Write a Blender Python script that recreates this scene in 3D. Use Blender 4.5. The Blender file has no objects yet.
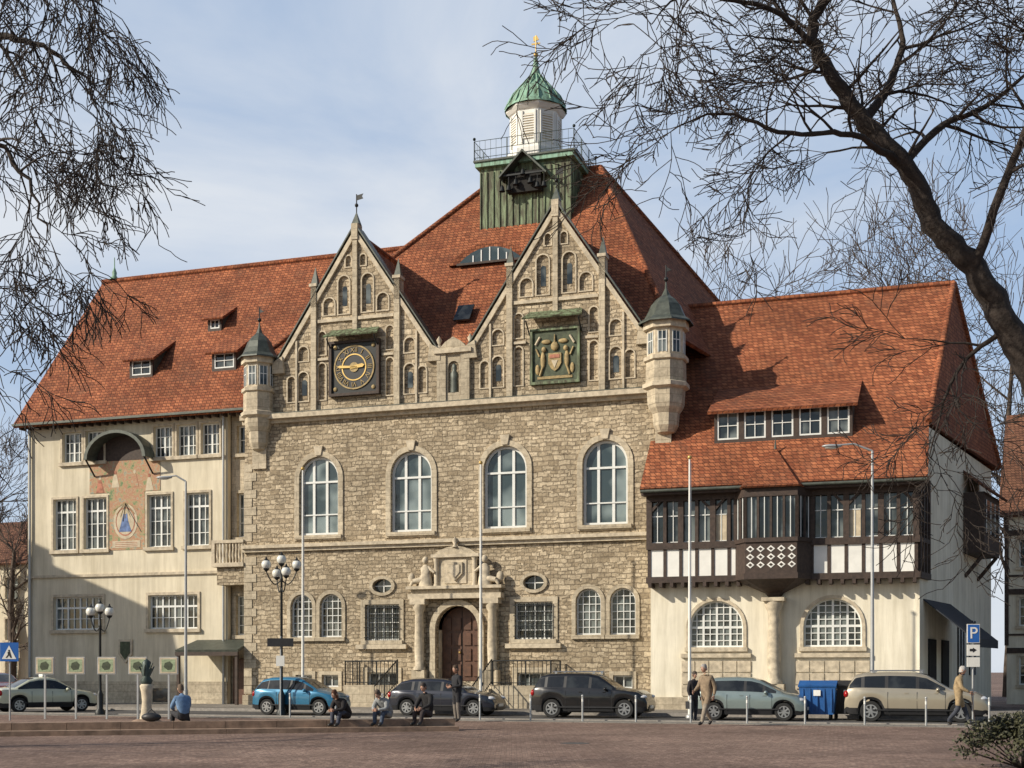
import bpy, bmesh, math, random
from mathutils import Vector, Matrix
R = random.Random(11)
scene = bpy.context.scene

# ------------------------------------------------------------------ materials
def newmat(name):
    m = bpy.data.materials.new(name); m.use_nodes = True
    nt = m.node_tree; b = nt.nodes["Principled BSDF"]
    return m, nt, b
def N(nt, t, **kw):
    n = nt.nodes.new(t)
    for k, v in kw.items(): setattr(n, k, v)
    return n
def mixc(nt, fac, a, b, blend='MIX'):
    n = N(nt, 'ShaderNodeMix', data_type='RGBA', blend_type=blend)
    for s, v in ((0, fac), (6, a), (7, b)):
        if isinstance(v, bpy.types.NodeSocket): nt.links.new(v, n.inputs[s])
        elif isinstance(v, (int, float)): n.inputs[s].default_value = v
        else: n.inputs[s].default_value = (*v, 1)
    return n.outputs[2]
def noise(nt, vec, scale, detail=4, rough=.6):
    n = N(nt, 'ShaderNodeTexNoise'); n.inputs['Scale'].default_value = scale
    n.inputs['Detail'].default_value = detail; n.inputs['Roughness'].default_value = rough
    if vec is not None: nt.links.new(vec, n.inputs['Vector'])
    return n
def ramp(nt, sock, a, b, ca=(0,0,0), cb=(1,1,1)):
    r = N(nt, 'ShaderNodeValToRGB'); r.color_ramp.elements[0].position = a; r.color_ramp.elements[1].position = b
    r.color_ramp.elements[0].color = (*ca, 1); r.color_ramp.elements[1].color = (*cb, 1)
    nt.links.new(sock, r.inputs[0]); return r.outputs[0]
def bumpn(nt, b, h, strength, dist=.02):
    n = N(nt, 'ShaderNodeBump'); n.inputs['Strength'].default_value = strength; n.inputs['Distance'].default_value = dist
    nt.links.new(h, n.inputs['Height']); nt.links.new(n.outputs[0], b.inputs['Normal'])
def simple(name, col, rough=.6, metal=0.0, var=.2, scale=3, bump=0, bscale=40, coat=0, spec=.5, streak=False):
    m, nt, b = newmat(name)
    tc = N(nt, 'ShaderNodeTexCoord').outputs['Object']
    n = noise(nt, tc, scale)
    f = ramp(nt, n.outputs[0], .3, .7)
    c = mixc(nt, f, [x*(1-var) for x in col], [min(1, x*(1+var)) for x in col])
    if streak:
        mp = N(nt, 'ShaderNodeMapping'); mp.inputs['Scale'].default_value = (2.5, 2.5, .22); nt.links.new(tc, mp.inputs[0])
        s = ramp(nt, noise(nt, mp.outputs[0], 1.3, 6, .7).outputs[0], .35, .62, (.80,.785,.75), (1.03,1.03,1.03))
        c = mixc(nt, 1.0, c, s, 'MULTIPLY')
    nt.links.new(c, b.inputs['Base Color'])
    b.inputs['Roughness'].default_value = rough; b.inputs['Metallic'].default_value = metal
    b.inputs['Specular IOR Level'].default_value = spec
    if coat: b.inputs['Coat Weight'].default_value = coat; b.inputs['Coat Roughness'].default_value = .05
    if bump:
        bumpn(nt, b, noise(nt, tc, bscale).outputs[0], bump)
    return m
def brickmat(name, c1, c2, mortar, bw, rh, ms, distort=.0, bump=.4, rough=.85, ground=False, stain=.35, extra=None, slopez=1.0, dist=.03, weather=None, patch=None):
    m, nt, b = newmat(name)
    tc = N(nt, 'ShaderNodeTexCoord').outputs['Object']
    sep = N(nt, 'ShaderNodeSeparateXYZ'); nt.links.new(tc, sep.inputs[0])
    cmb = N(nt, 'ShaderNodeCombineXYZ')
    if ground:
        nt.links.new(sep.outputs[0], cmb.inputs[0]); nt.links.new(sep.outputs[1], cmb.inputs[1])
    else:
        a = N(nt, 'ShaderNodeMath', operation='ADD'); nt.links.new(sep.outputs[0], a.inputs[0]); nt.links.new(sep.outputs[1], a.inputs[1])
        z = N(nt, 'ShaderNodeMath', operation='MULTIPLY'); nt.links.new(sep.outputs[2], z.inputs[0]); z.inputs[1].default_value = slopez
        nt.links.new(a.outputs[0], cmb.inputs[0]); nt.links.new(z.outputs[0], cmb.inputs[1])
    vec = cmb.outputs[0]
    if distort:
        dn = noise(nt, tc, 2.2, 3); sc = N(nt, 'ShaderNodeVectorMath', operation='SCALE'); sc.inputs['Scale'].default_value = distort
        nt.links.new(dn.outputs['Color'], sc.inputs[0])
        ad = N(nt, 'ShaderNodeVectorMath', operation='ADD'); nt.links.new(vec, ad.inputs[0]); nt.links.new(sc.outputs[0], ad.inputs[1]); vec = ad.outputs[0]
    def brick(w, h, off=.5):
        br = N(nt, 'ShaderNodeTexBrick'); nt.links.new(vec, br.inputs['Vector'])
        br.inputs['Scale'].default_value = 1; br.inputs['Brick Width'].default_value = w; br.inputs['Row Height'].default_value = h
        br.inputs['Mortar Size'].default_value = ms; br.inputs['Mortar Smooth'].default_value = .3; br.inputs['Bias'].default_value = 0
        br.inputs['Color1'].default_value = (*c1, 1); br.inputs['Color2'].default_value = (*c2, 1); br.inputs['Mortar'].default_value = (*mortar, 1)
        br.offset = off
        return br
    b1 = brick(bw, rh); col = b1.outputs[0]; fac = b1.outputs[1]
    if extra:
        b2 = brick(extra[0], extra[1], .37)
        sel = ramp(nt, noise(nt, tc, .9, 3).outputs[0], .48, .5)
        col = mixc(nt, sel, col, b2.outputs[0])
        mx = N(nt, 'ShaderNodeMix'); nt.links.new(sel, mx.inputs[0]); nt.links.new(fac, mx.inputs[2]); nt.links.new(b2.outputs[1], mx.inputs[3]); fac = mx.outputs[0]
    sp = ramp(nt, noise(nt, tc, 6 if not ground else 9, 5, .7).outputs[0], .3, .7, (1-stain,)*3, (1+stain*.6,)*3)
    col = mixc(nt, 1.0, col, sp, 'MULTIPLY')
    st = ramp(nt, noise(nt, tc, .35, 5, .65).outputs[0], .35, .65, (1-stain*.7,)*3, (1.1,)*3)
    col = mixc(nt, 1.0, col, st, 'MULTIPLY')
    if patch:   # broad tonal patches of differently worn paving
        pf = ramp(nt, noise(nt, tc, .12, 4, .6).outputs[0], .42, .6)
        col = mixc(nt, pf, col, mixc(nt, 1.0, col, patch, 'MULTIPLY'))
    if weather:
        wf = ramp(nt, noise(nt, tc, .8, 6, .75).outputs[0], .52, .72)
        col = mixc(nt, wf, col, mixc(nt, .6, col, weather))
    nt.links.new(col, b.inputs['Base Color'])
    b.inputs['Roughness'].default_value = rough; b.inputs['Specular IOR Level'].default_value = .25
    inv = N(nt, 'ShaderNodeMath', operation='SUBTRACT'); inv.inputs[0].default_value = 1; nt.links.new(fac, inv.inputs[1])
    nn = noise(nt, tc, 14, 4); ml = N(nt, 'ShaderNodeMath', operation='MULTIPLY_ADD'); nt.links.new(nn.outputs[0], ml.inputs[0]); ml.inputs[1].default_value = .8; nt.links.new(inv.outputs[0], ml.inputs[2])
    bumpn(nt, b, ml.outputs[0], bump, dist)
    return m

M = {}
M['rubble'] = brickmat('rubble_stone', (.36,.285,.19), (.66,.55,.39), (.30,.24,.165), .44, .2, .02, .22, .8, stain=.45, extra=(.29,.15), dist=.045)
M['ashlar'] = brickmat('ashlar_stone', (.50,.425,.31), (.58,.50,.37), (.36,.30,.22), .6, .32, .01, .0, .3, stain=.34)
M['trim'] = simple('trim_stone', (.52,.445,.33), .85, var=.3, scale=5, bump=.3)
M['plaster'] = simple('plaster_wall', (.69,.62,.475), .9, var=.1, scale=.7, bump=.2, bscale=60, streak=True)
M['plaster2'] = simple('plaster_white', (.78,.725,.59), .9, var=.08, scale=.9, bump=.15, bscale=60, streak=True)
M['roof'] = brickmat('clay_roof_tiles', (.26,.08,.037), (.46,.165,.075), (.13,.045,.025), .2, .15, .014, .012, .8, stain=.45, dist=.045, weather=(.14,.07,.045))
M['roofdark'] = brickmat('old_roof_tiles', (.15,.07,.045), (.24,.115,.07), (.06,.03,.02), .2, .15, .014, .012, .8, stain=.4, dist=.045)
M['slate'] = simple('lead_roof', (.075,.085,.07), .5, .2, var=.35, scale=6)
M['wood'] = simple('dark_timber', (.05,.032,.024), .7, var=.4, scale=8)
M['door'] = simple('oak_door', (.10,.045,.025), .5, var=.35, scale=6)
M['frame'] = simple('white_window_frame', (.72,.73,.70), .5, var=.06)
M['dark'] = simple('black_iron', (.02,.022,.022), .5, .3, var=.2)
M['green_iron'] = simple('green_iron', (.05,.07,.06), .5, .3, var=.2)
M['white'] = simple('white_paint', (.78,.77,.72), .5, var=.08, scale=2)
M['gold'] = simple('gilding', (.55,.38,.13), .45, .5, var=.2)
M['bronze'] = simple('muted_ochre_relief', (.35,.26,.12), .7, .1, var=.35, scale=8)
M['interior'] = simple('dark_interior', (.015,.014,.013), .9)
M['asphalt'] = simple('asphalt', (.075,.07,.066), .9, var=.3, scale=1.2, bump=.4, bscale=60)
M['kerb'] = simple('kerb_granite', (.29,.265,.235), .85, var=.25, scale=6, bump=.2)
M['step'] = simple('step_sandstone', (.27,.185,.13), .85, var=.4, scale=3, bump=.5)
M['paving'] = brickmat('plaza_paving', (.21,.135,.105), (.36,.25,.195), (.14,.10,.08), .22, .11, .008, .02, .35, ground=True, stain=.38, extra=(.11,.22), patch=(.72,.70,.70))
M['sidewalk'] = brickmat('sidewalk_slabs', (.24,.215,.185), (.30,.275,.24), (.12,.11,.1), .5, .35, .012, .0, .3, ground=True, stain=.3)
M['bark'] = simple('bark', (.036,.027,.022), .95, var=.5, scale=9, bump=.9, bscale=25)
M['bark2'] = simple('bark_far', (.075,.055,.042), .95, var=.3, scale=5)
M['leaf'] = simple('shrub_leaves', (.05,.05,.022), .6, var=.7, scale=6)
M['palegreen'] = simple('pale_green_print', (.27,.33,.20), .7, var=.4, scale=9)
M['rubber'] = simple('tyre_rubber', (.018,.018,.018), .85)
M['rim'] = simple('wheel_rim', (.45,.46,.47), .3, .8)
M['plastic'] = simple('black_plastic', (.02,.02,.022), .5)
M['lens'] = simple('lamp_lens', (.75,.76,.78), .08, .3)
M['tail'] = simple('tail_light', (.35,.01,.01), .15)
M['lip'] = simple('lips', (.36,.15,.12), .6)
M['globe'] = simple('opal_globe', (.72,.72,.66), .2, var=.03)
M['pole'] = simple('galvanised_pole', (.42,.43,.43), .45, .3, var=.1)
M['blue_sign'] = simple('blue_sign', (.02,.12,.42), .35, var=.05)
M['awning'] = simple('awning_cloth', (.018,.022,.03), .8)
M['bluebin'] = simple('blue_container', (.02,.10,.30), .45, var=.2)

def copper(name, a_, b_, lo, hi):
    m, nt, b = newmat(name)
    tc = N(nt, 'ShaderNodeTexCoord').outputs['Object']
    mp = N(nt, 'ShaderNodeMapping'); mp.inputs['Scale'].default_value = (5, 5, .7); nt.links.new(tc, mp.inputs[0])
    f = ramp(nt, noise(nt, mp.outputs[0], 1.2, 6, .7).outputs[0], lo, hi)
    nt.links.new(mixc(nt, f, a_, b_), b.inputs['Base Color']); b.inputs['Roughness'].default_value = .65; b.inputs['Metallic'].default_value = .1
    return m
M['copper'] = copper('patinated_copper', (.10,.14,.085), (.25,.43,.32), .36, .56)
M['copperd'] = copper('streaked_copper', (.06,.055,.03), (.24,.32,.18), .42, .64)
def glassmat(name, dark, light, sc=.8, rough=.06):
    m, nt, b = newmat(name)
    tc = N(nt, 'ShaderNodeTexCoord').outputs['Object']
    f = ramp(nt, noise(nt, tc, sc, 2, .5).outputs[0], .45, .62)
    nt.links.new(mixc(nt, f, dark, light), b.inputs['Base Color'])
    b.inputs['Roughness'].default_value = rough; b.inputs['Specular IOR Level'].default_value = .6
    bumpn(nt, b, noise(nt, tc, 1.6, 2).outputs[0], .25, .05)
    return m
M['glass'] = glassmat('window_glass', (.018,.024,.026), (.15,.17,.165), 1.1)
M['glass2'] = glassmat('hall_window_glass', (.04,.06,.065), (.22,.27,.27), .7)
M['carglass'] = glassmat('car_glass', (.012,.014,.016), (.03,.034,.036), 2, .03)
def mural():
    m, nt, b = newmat('painted_mural')
    tc = N(nt, 'ShaderNodeTexCoord').outputs['Object']
    r = N(nt, 'ShaderNodeValToRGB'); nt.links.new(noise(nt, tc, 2.6, 6, .7).outputs[0], r.inputs[0])
    e = r.color_ramp.elements; e[0].position = .32; e[0].color = (.10,.19,.10,1); e[1].position = .70; e[1].color = (.50,.40,.24,1)
    for p, c in ((.40,(.20,.26,.13,1)), (.46,(.45,.33,.19,1)), (.52,(.42,.20,.13,1)), (.57,(.48,.36,.22,1)), (.62,(.22,.28,.24,1))):
        q = e.new(p); q.color = c
    nt.links.new(r.outputs[0], b.inputs['Base Color']); b.inputs['Roughness'].default_value = .9
    return m
M['mural'] = mural()
M['mural_blue'] = simple('mural_blue', (.13,.19,.36), .9, var=.5, scale=4)
M['mural_red'] = simple('mural_red', (.40,.17,.11), .9, var=.4, scale=6)
M['mural_pale'] = simple('mural_pale', (.55,.47,.34), .9, var=.2, scale=4)
M['heraldic'] = simple('heraldic_green', (.06,.075,.042), .7, var=.5, scale=6)

# ------------------------------------------------------------------ mesh accumulator
def empty(name, loc=(0,0,0), rz=0, s=1):
    e = bpy.data.objects.new(name, None); scene.collection.objects.link(e)
    e.location = loc; e.rotation_euler = (0, 0, rz); e.scale = (s, s, s); e.empty_display_size = .2
    return e
class Acc:
    def __init__(s): s.d = {}
    def add(s, mat, vs, fs, smooth=False, X=None):
        V, F, S = s.d.setdefault(mat, ([], [], []))
        o = len(V)
        for v in vs: V.append(tuple(X @ Vector(v)) if X is not None else tuple(v))
        for f in fs: F.append([i+o for i in f]); S.append(smooth)
    def box(s, mat, a, b, X=None):
        x0, y0, z0 = a; x1, y1, z1 = b
        vs = [(x0,y0,z0),(x1,y0,z0),(x1,y1,z0),(x0,y1,z0),(x0,y0,z1),(x1,y0,z1),(x1,y1,z1),(x0,y1,z1)]
        s.add(mat, vs, [(0,3,2,1),(4,5,6,7),(0,1,5,4),(1,2,6,5),(2,3,7,6),(3,0,4,7)], False, X)
    def cyl(s, mat, p0, p1, r0, r1=None, n=10, smooth=True, X=None):
        if r1 is None: r1 = r0
        p0 = Vector(p0); p1 = Vector(p1); d = (p1-p0).normalized()
        a = d.orthogonal().normalized(); b = d.cross(a)
        vs = []
        for p, r in ((p0, r0), (p1, r1)):
            for i in range(n):
                t = 2*math.pi*i/n; vs.append(p + a*math.cos(t)*r + b*math.sin(t)*r)
        s.add(mat, vs, [(i, (i+1)%n, n+(i+1)%n, n+i) for i in range(n)], smooth, X)
        s.add(mat, vs[:n], [tuple(range(n))[::-1]], False, X); s.add(mat, vs[n:], [tuple(range(n))], False, X)
    def lathe(s, mat, c, prof, n=16, rot=0, smooth=True, sx=1, sy=1, X=None):
        vs = []
        for r, z in prof:
            for i in range(n):
                t = 2*math.pi*i/n+rot; vs.append((c[0]+sx*r*math.cos(t), c[1]+sy*r*math.sin(t), c[2]+z))
        fs = []
        for j in range(len(prof)-1):
            for i in range(n): fs.append((j*n+i, j*n+(i+1)%n, (j+1)*n+(i+1)%n, (j+1)*n+i))
        s.add(mat, vs, fs, smooth, X)
    def ball(s, mat, c, r, n=12, X=None):
        if not isinstance(r, (tuple, list)): r = (r, r, r)
        prof = [(max(1e-4, math.sin(math.pi*j/(n//2+2))), -math.cos(math.pi*j/(n//2+2))*r[2]) for j in range(n//2+3)]
        s.lathe(mat, c, prof, n, 0, True, r[0], r[1], X)
    def prism(s, mat, pts, y0, y1, X=None):
        n = len(pts); vs = [(x, y0, z) for x, z in pts]+[(x, y1, z) for x, z in pts]
        s.add(mat, vs, [tuple(range(n)), tuple(range(2*n-1, n-1, -1))]+[(i, (i+1)%n, n+(i+1)%n, n+i) for i in range(n)], False, X)
    def slab(s, mat, pts, t, X=None):
        P = [Vector(p) for p in pts]; nn = (P[1]-P[0]).cross(P[2]-P[0]).normalized()
        if nn.z < -1e-6: nn = -nn
        n = len(P); vs = P+[p-nn*t for p in P]
        s.add(mat, vs, [tuple(range(n)), tuple(range(2*n-1, n-1, -1))]+[(i, (i+1)%n, n+(i+1)%n, n+i) for i in range(n)], False, X)
    def wall(s, mat, outline, holes, y0, y1, X=None):
        cu = bpy.data.curves.new('tmp', 'CURVE'); cu.dimensions = '2D'; cu.fill_mode = 'BOTH'; cu.extrude = (y1-y0)/2
        for poly in [outline]+holes:
            sp = cu.splines.new('POLY'); sp.points.add(len(poly)-1)
            for i, p in enumerate(poly): sp.points[i].co = (p[0], p[1], 0, 1)
            sp.use_cyclic_u = True
        ob = bpy.data.objects.new('tmp', cu); scene.collection.objects.link(ob)
        dg = bpy.context.evaluated_depsgraph_get(); me = bpy.data.meshes.new_from_object(ob.evaluated_get(dg))
        ym = (y0+y1)/2
        s.add(mat, [(v.co.x, ym+v.co.z, v.co.y) for v in me.vertices], [tuple(reversed(p.vertices)) for p in me.polygons], False, X)
        bpy.data.objects.remove(ob); bpy.data.meshes.remove(me); bpy.data.curves.remove(cu)
    def flush(s, parent, prefix=''):
        out = []
        for mat, (V, F, S) in s.d.items():
            mt = M[mat] if isinstance(mat, str) else mat
            me = bpy.data.meshes.new(prefix+mt.name); me.from_pydata(V, [], F)
            me.polygons.foreach_set('use_smooth', S)
            bm = bmesh.new(); bm.from_mesh(me)
            bmesh.ops.recalc_face_normals(bm, faces=bm.faces); bm.to_mesh(me); bm.free()
            me.materials.append(mt)
            ob = bpy.data.objects.new(prefix+mt.name+'_part', me); scene.collection.objects.link(ob)
            if parent: ob.parent = parent
            out.append(ob)
        s.d = {}
        return out
def text(parent, body, size, loc, rot, mat, ext=.005, name='lettering'):
    c = bpy.data.curves.new(name, 'FONT'); c.body = body; c.size = size; c.extrude = ext; c.align_x = 'CENTER'; c.align_y = 'CENTER'
    c.materials.append(M[mat]); o = bpy.data.objects.new(name, c); scene.collection.objects.link(o); o.parent = parent
    o.location = loc; o.rotation_euler = rot; return o

# ------------------------------------------------------------------ windows
def rect(x0, x1, z0, z1): return [(x0,z0),(x1,z0),(x1,z1),(x0,z1)]
def arch(x0, x1, z0, z1, n=14, ratio=1.0):
    r = (x1-x0)/2; cx = (x0+x1)/2; zs = z1-r*ratio
    return [(x0,z0),(x1,z0)]+[(cx+r*math.cos(math.pi*i/n), zs+r*ratio*math.sin(math.pi*i/n)) for i in range(n+1)]
def ring(a, mat, inner, outer, y0, y1):
    n = len(inner); vs = []
    for y in (y0, y1):
        vs += [(x, y, z) for x, z in inner]+[(x, y, z) for x, z in outer]
    fs = []
    for i in range(n):
        j = (i+1) % n
        fs += [(i, j, n+j, n+i), (2*n+i, 2*n+j, 3*n+j, 3*n+i), (i, j, 2*n+j, 2*n+i), (n+i, n+j, 3*n+j, 3*n+i)]
    a.add(mat, vs, fs)
def window(a, x0, x1, z0, z1, y, cols=2, rows=3, arched=False, ratio=1.0, sur='trim', sw=.14, frame='frame', fw=.06, bar=.035, sill=True, glass='glass', mainbars=(), depth=.2, transom=None):
    shp = (lambda d: arch(x0-d, x1+d, z0-d, z1+d, ratio=ratio)) if arched else (lambda d: rect(x0-d, x1+d, z0-d, z1+d))
    p = shp(0)
    g = shp(-.002)
    a.prism(glass, g, y+depth, y+depth+.02)
    ring(a, frame, shp(-fw), shp(-.002), y+depth-.06, y+depth+.012)
    r = (x1-x0)/2; cx = (x0+x1)/2; zs = z1-r*ratio
    def top(x):
        if not arched: return z1-fw
        return zs+ratio*math.sqrt(max(0, (r-fw)**2-(x-cx)**2))
    for i in range(1, cols):
        x = x0+(x1-x0)*i/cols; w = bar if i not in mainbars else bar*2.2
        a.box(frame, (x-w/2, y+depth-.05+.001*i, z0+.03), (x+w/2, y+depth+.009, top(x)))
    for j in range(1, rows):
        z = z0+(z1-z0)*j/rows; w = bar*.9
        if transom is not None and j == transom: w = bar*2.4
        hw = r-fw
        if arched and z > zs: hw = math.sqrt(max(0, 1-((z-zs)/(r*ratio))**2))*r-fw*.6
        if hw > .05: a.box(frame, (cx-hw, y+depth-.045, z-w/2), (cx+hw, y+depth+.007, z+w/2))
    if sur: ring(a, sur, shp(.003), shp(sw), y-.05, y+.03)
    if sill: a.box(sur or 'trim', (x0-.16, y-.13, z0-.16), (x1+.16, y+.1, z0-.005))
    return p

# ================================================================== TOWN HALL
S = 1.12
A0 = Vector((-12.56, 61.13, -.192)); TH = -math.atan2(.3185, .948)
hall = empty('town_hall', A0, TH, S)
a = Acc()
holes = []
for cx in (3.45, 7.57, 11.55, 15.58):
    holes.append(window(a, cx-.89, cx+.89, 7.15, 10.38, 0, cols=3, rows=1, arched=True, sur='ashlar', sw=.22, fw=.1, bar=.11, glass='glass2'))
    a.box('frame', (cx-.8, .135, 9.3), (cx+.8, .195, 9.38)); a.box('frame', (cx-.8, .135, 7.97), (cx+.8, .195, 8.02))
    a.prism('trim', [(cx-.12,10.42),(cx+.12,10.42),(cx+.2,10.8),(cx-.2,10.8)], -.1, .02)
for x0 in (2.16, 3.50, 14.42, 15.77):
    holes.append(window(a, x0, x0+1.0, 2.95, 4.72, 0, cols=4, rows=6, arched=True, sur='ashlar', sw=.16, bar=.03))
for x0, x1 in ((5.55, 7.05), (11.95, 13.5)):
    holes.append(window(a, x0, x1, 2.8, 4.25, 0, cols=4, rows=4, sur='ashlar', sw=.2, frame='frame', bar=.03))
    for i in range(9):
        x = x0+.05+(x1-x0-.1)*i/8; a.cyl('dark', (x,-.12,2.8), (x,-.12,4.2), .018, n=5)
    for z in (2.9, 3.3, 3.7, 4.1): a.box('dark', (x0-.02,-.14,z), (x1+.02,-.11,z+.03))
    a.box('trim', (x0-.35,-.18,2.45), (x1+.35,.02,2.63))
    cx = (x0+x1)/2
    ov = [(cx+.42*math.cos(t*math.pi/10), 5.0+.28*math.sin(t*math.pi/10)) for t in range(20)]
    holes.append(ov); a.prism('glass', ov, .2, .22)
    ring(a, 'ashlar', [(cx+(x-cx)*1.01, 5+(z-5)*1.01) for x, z in ov], [(cx+(x-cx)*1.35, 5+(z-5)*1.45) for x, z in ov], -.07, .02)
    a.box('frame', (cx-.02,.15,4.75), (cx+.02,.19,5.26)); a.box('frame', (cx-.4,.16,4.98), (cx+.4,.188,5.02))
    holes.append(window(a, x0+.1, x1-.1, .85, 1.5, 0, cols=3, rows=1, sur='ashlar', sw=.2, sill=False))
for x0 in (2.4, 3.6, 14.6, 15.9):
    holes.append(window(a, x0, x0+.75, .9, 1.4, 0, cols=2, rows=1, sur='ashlar', sw=.15, sill=False))
door = arch(8.65, 10.47, 1.15, 4.15); holes.append(door)
def gable_niches(c):
    H = []
    for sgn in (-1, 1):
        def nn(x0, x1, z0, z1, ar=True):
            xa, xb = sorted((c+sgn*x0, c+sgn*x1)); H.append(arch(xa, xb, z0, z1, 8) if ar else rect(xa, xb, z0, z1))
            ring(a, 'trim', arch(xa+.003, xb-.003, z0+.003, z1-.003, 8), arch(xa-.05, xb+.05, z0-.04, z1+.05, 8), -.035, .02)
        nn(.28, .78, 16.15, 17.7); nn(.95, 1.45, 16.15, 16.85)
        nn(1.35, 1.68, 14.55, 15.5); nn(1.35, 1.68, 12.7, 14.2)
        nn(2.15, 2.6, 14.35, 14.95); nn(2.15, 2.6, 12.7, 13.9); nn(2.75, 3.1, 12.7, 13.75)
        nn(.2, .45, 18.05, 18.5)
    return H
holes += gable_niches(5.12)+gable_niches(13.62)
g_out = [(0,-.6),(18.1,-.6),(18.1,13.7),(17.45,13.7),(17.2,14.1),(13.62,19.4),(10.04,14.1),(8.7,14.1),(5.12,19.4),(1.54,14.1),(1.3,13.7),(0,13.7)]
a.wall('rubble', g_out, holes, 0, .25)
for c in (5.12, 13.62):
    a.prism('rubble', [(c-3.4,12.4),(c+3.4,12.4),(c+3.4,14.0),(c,19.1),(c-3.4,14.0)], .085, .4)
    for sg in (-1, 1):
        x = c+sg*.53; a.prism('glass', arch(x-.1,x+.1,16.5,17.3,6), .07, .084)
        x = c+sg*2.37; a.prism('glass', arch(x-.11,x+.11,12.95,13.6,6), .07, .084)
a.box('rubble', (0,.252,-.6), (.25,16,13.7)); a.box('rubble', (17.85,.252,-.6), (18.1,16,13.7)); a.box('rubble', (0,15.8,-.6), (18.1,16.05,13.7))
a.box('ashlar', (-.05,-.12,-.6), (8.2,-.003,.55)); a.box('ashlar', (10.9,-.12,-.6), (17.5,-.003,.55))
a.box('trim', (-.05,-.14,6.52), (17.6,-.003,6.66)); a.box('trim', (-.05,-.26,6.663), (17.6,-.003,6.8))
a.box('trim', (-.05,-.14,11.85), (17.6,-.003,12.0)); a.box('trim', (-.05,-.36,12.003), (17.6,-.003,12.2)); a.box('slate', (-.05,-.37,12.203), (17.6,-.003,12.23))
for i in range(16):
    z = .6+i*.36; w = .55 if i % 2 else .35
    a.box('ashlar', (-.03,-.03,z), (w,-.003,z+.34))
for i in range(10):
    z = 7+i*.36
    if z > 10.2: break
    w = .55 if i % 2 else .35; a.box('ashlar', (17.9-w,-.03,z), (18.13,-.003,z+.34)); a.box('ashlar', (-.03,-.03,z), (w,-.003,z+.34))
def seg(mat, p, q, w, y0, y1, up=0):
    d = Vector((q[0]-p[0], q[1]-p[1])).normalized(); n = Vector((-d.y, d.x))
    if n.y < 0: n = -n
    P = Vector(p)+n*up; Q = Vector(q)+n*up
    a.prism(mat, [tuple(P), tuple(Q), tuple(Q+n*w), tuple(P+n*w)], y0, y1)
for c in (5.12, 13.62):
    for sg in (-1, 1):
        seg('trim', (c+sg*3.62,14.05), (c,19.42), .17, -.1, .45, up=-.09)
        seg('slate', (c+sg*3.66,14.13), (c,19.55), .05, -.14, .5, up=.085)
        x = c+sg*1.86
        a.box('ashlar', (x-.12,-.14,12.23), (x+.12,-.003,17.3)); a.box('ashlar', (x-.12,-.14,16.5), (x+.12,.3,17.35))
        a.box('trim', (x-.17,-.19,17.35), (x+.17,.33,17.47))
        a.lathe('slate', (x,.08,17.47), [(.21,0),(.0,.75)], 4, math.pi/4, False)
        a.box('trim', (c+sg*2.68-.04,-.07,12.23), (c+sg*2.68+.04,-.003,15.2))
        a.prism('ashlar', [(c+sg*3.2,13.9),(c+sg*3.75,13.9),(c+sg*3.75,14.35),(c+sg*3.3,14.6)], -.16, .3)
    a.box('ashlar', (c-.1,-.12,15.45), (c+.1,-.003,19.3))
    a.box('trim', (c-1.7,-.09,15.85), (c+1.7,-.004,15.98)); a.box('trim', (c-1.7,-.09,14.3), (c-1.2,-.004,14.4)); a.box('trim', (c+1.2,-.09,14.3), (c+1.7,-.004,14.4))
    a.box('ashlar', (c-.14,-.16,19.1), (c+.14,.3,19.75)); a.lathe('slate', (c,.07,19.75), [(.23,0),(0,.55)], 4, math.pi/4, False)
    a.cyl('dark', (c,.07,20.2), (c,.07,21.0), .025, n=6); a.ball('dark', (c,.07,20.55), .08, 8)
    a.prism('dark', [(c,20.75),(c+.3,20.8),(c+.24,20.9),(c+.3,21),(c,20.95)], .06, .08)
cx, cz = 5.12, 13.9
a.box('dark', (cx-1.02,-.14,cz-1.05), (cx+1.02,-.003,cz+1.02)); ring(a, 'wood', rect(cx-1.0,cx+1.0,cz-1.03,cz+1.0), rect(cx-1.12,cx+1.12,cz-1.14,cz+1.1), -.22, -.01)
ci = lambda r, n=48: [(cx+r*math.cos(2*math.pi*i/n), cz+r*math.sin(2*math.pi*i/n)) for i in range(n)]
ring(a, 'bronze', ci(.84), ci(.9), -.18, -.14); ring(a, 'gold', ci(.5), ci(.55), -.18, -.14); a.prism('plastic', ci(.838), -.16, -.141)
for k in range(12):
    t = math.pi/2-k*math.pi/6
    text(hall, ['XII','I','II','III','IV','V','VI','VII','VIII','IX','X','XI'][k], .27, (cx+.69*math.cos(t), -.175, cz+.69*math.sin(t)), (0,0,0), 'bronze', .01, 'clock_numeral').rotation_euler = (Matrix.Rotation(math.pi/2, 3, 'X') @ Matrix.Rotation(t-math.pi/2, 3, 'Z')).to_euler()
for ang, L, w in ((math.radians(8), .48, .05), (math.radians(176), .74, .035)):
    d = Vector((math.cos(ang), math.sin(ang))); n = Vector((-d.y, d.x)); c0 = Vector((cx, cz))
    a.prism('gold', [tuple(c0-n*w-d*.15), tuple(c0+d*L*.8-n*w*1.5), tuple(c0+d*L), tuple(c0+d*L*.8+n*w*1.5), tuple(c0+n*w-d*.15)], -.215, -.19)
a.prism('bronze', [(cx+.2*math.cos(t*math.pi/8), cz+.2*math.sin(t*math.pi/8)) for t in range(16)], -.19, -.16)
for dx in (-.85, .85):
    for dz in (-.85, .85): a.ball('bronze', (cx+dx,-.15,cz+dz), (.09,.04,.09), 8)
cx, cz = 13.62, 13.72
a.box('heraldic', (cx-.92,-.12,cz-1.0), (cx+.92,-.003,cz+1.0)); ring(a, 'copperd', rect(cx-.9,cx+.9,cz-.98,cz+.98), rect(cx-1.0,cx+1.0,cz-1.08,cz+1.08), -.2, -.01)
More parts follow.
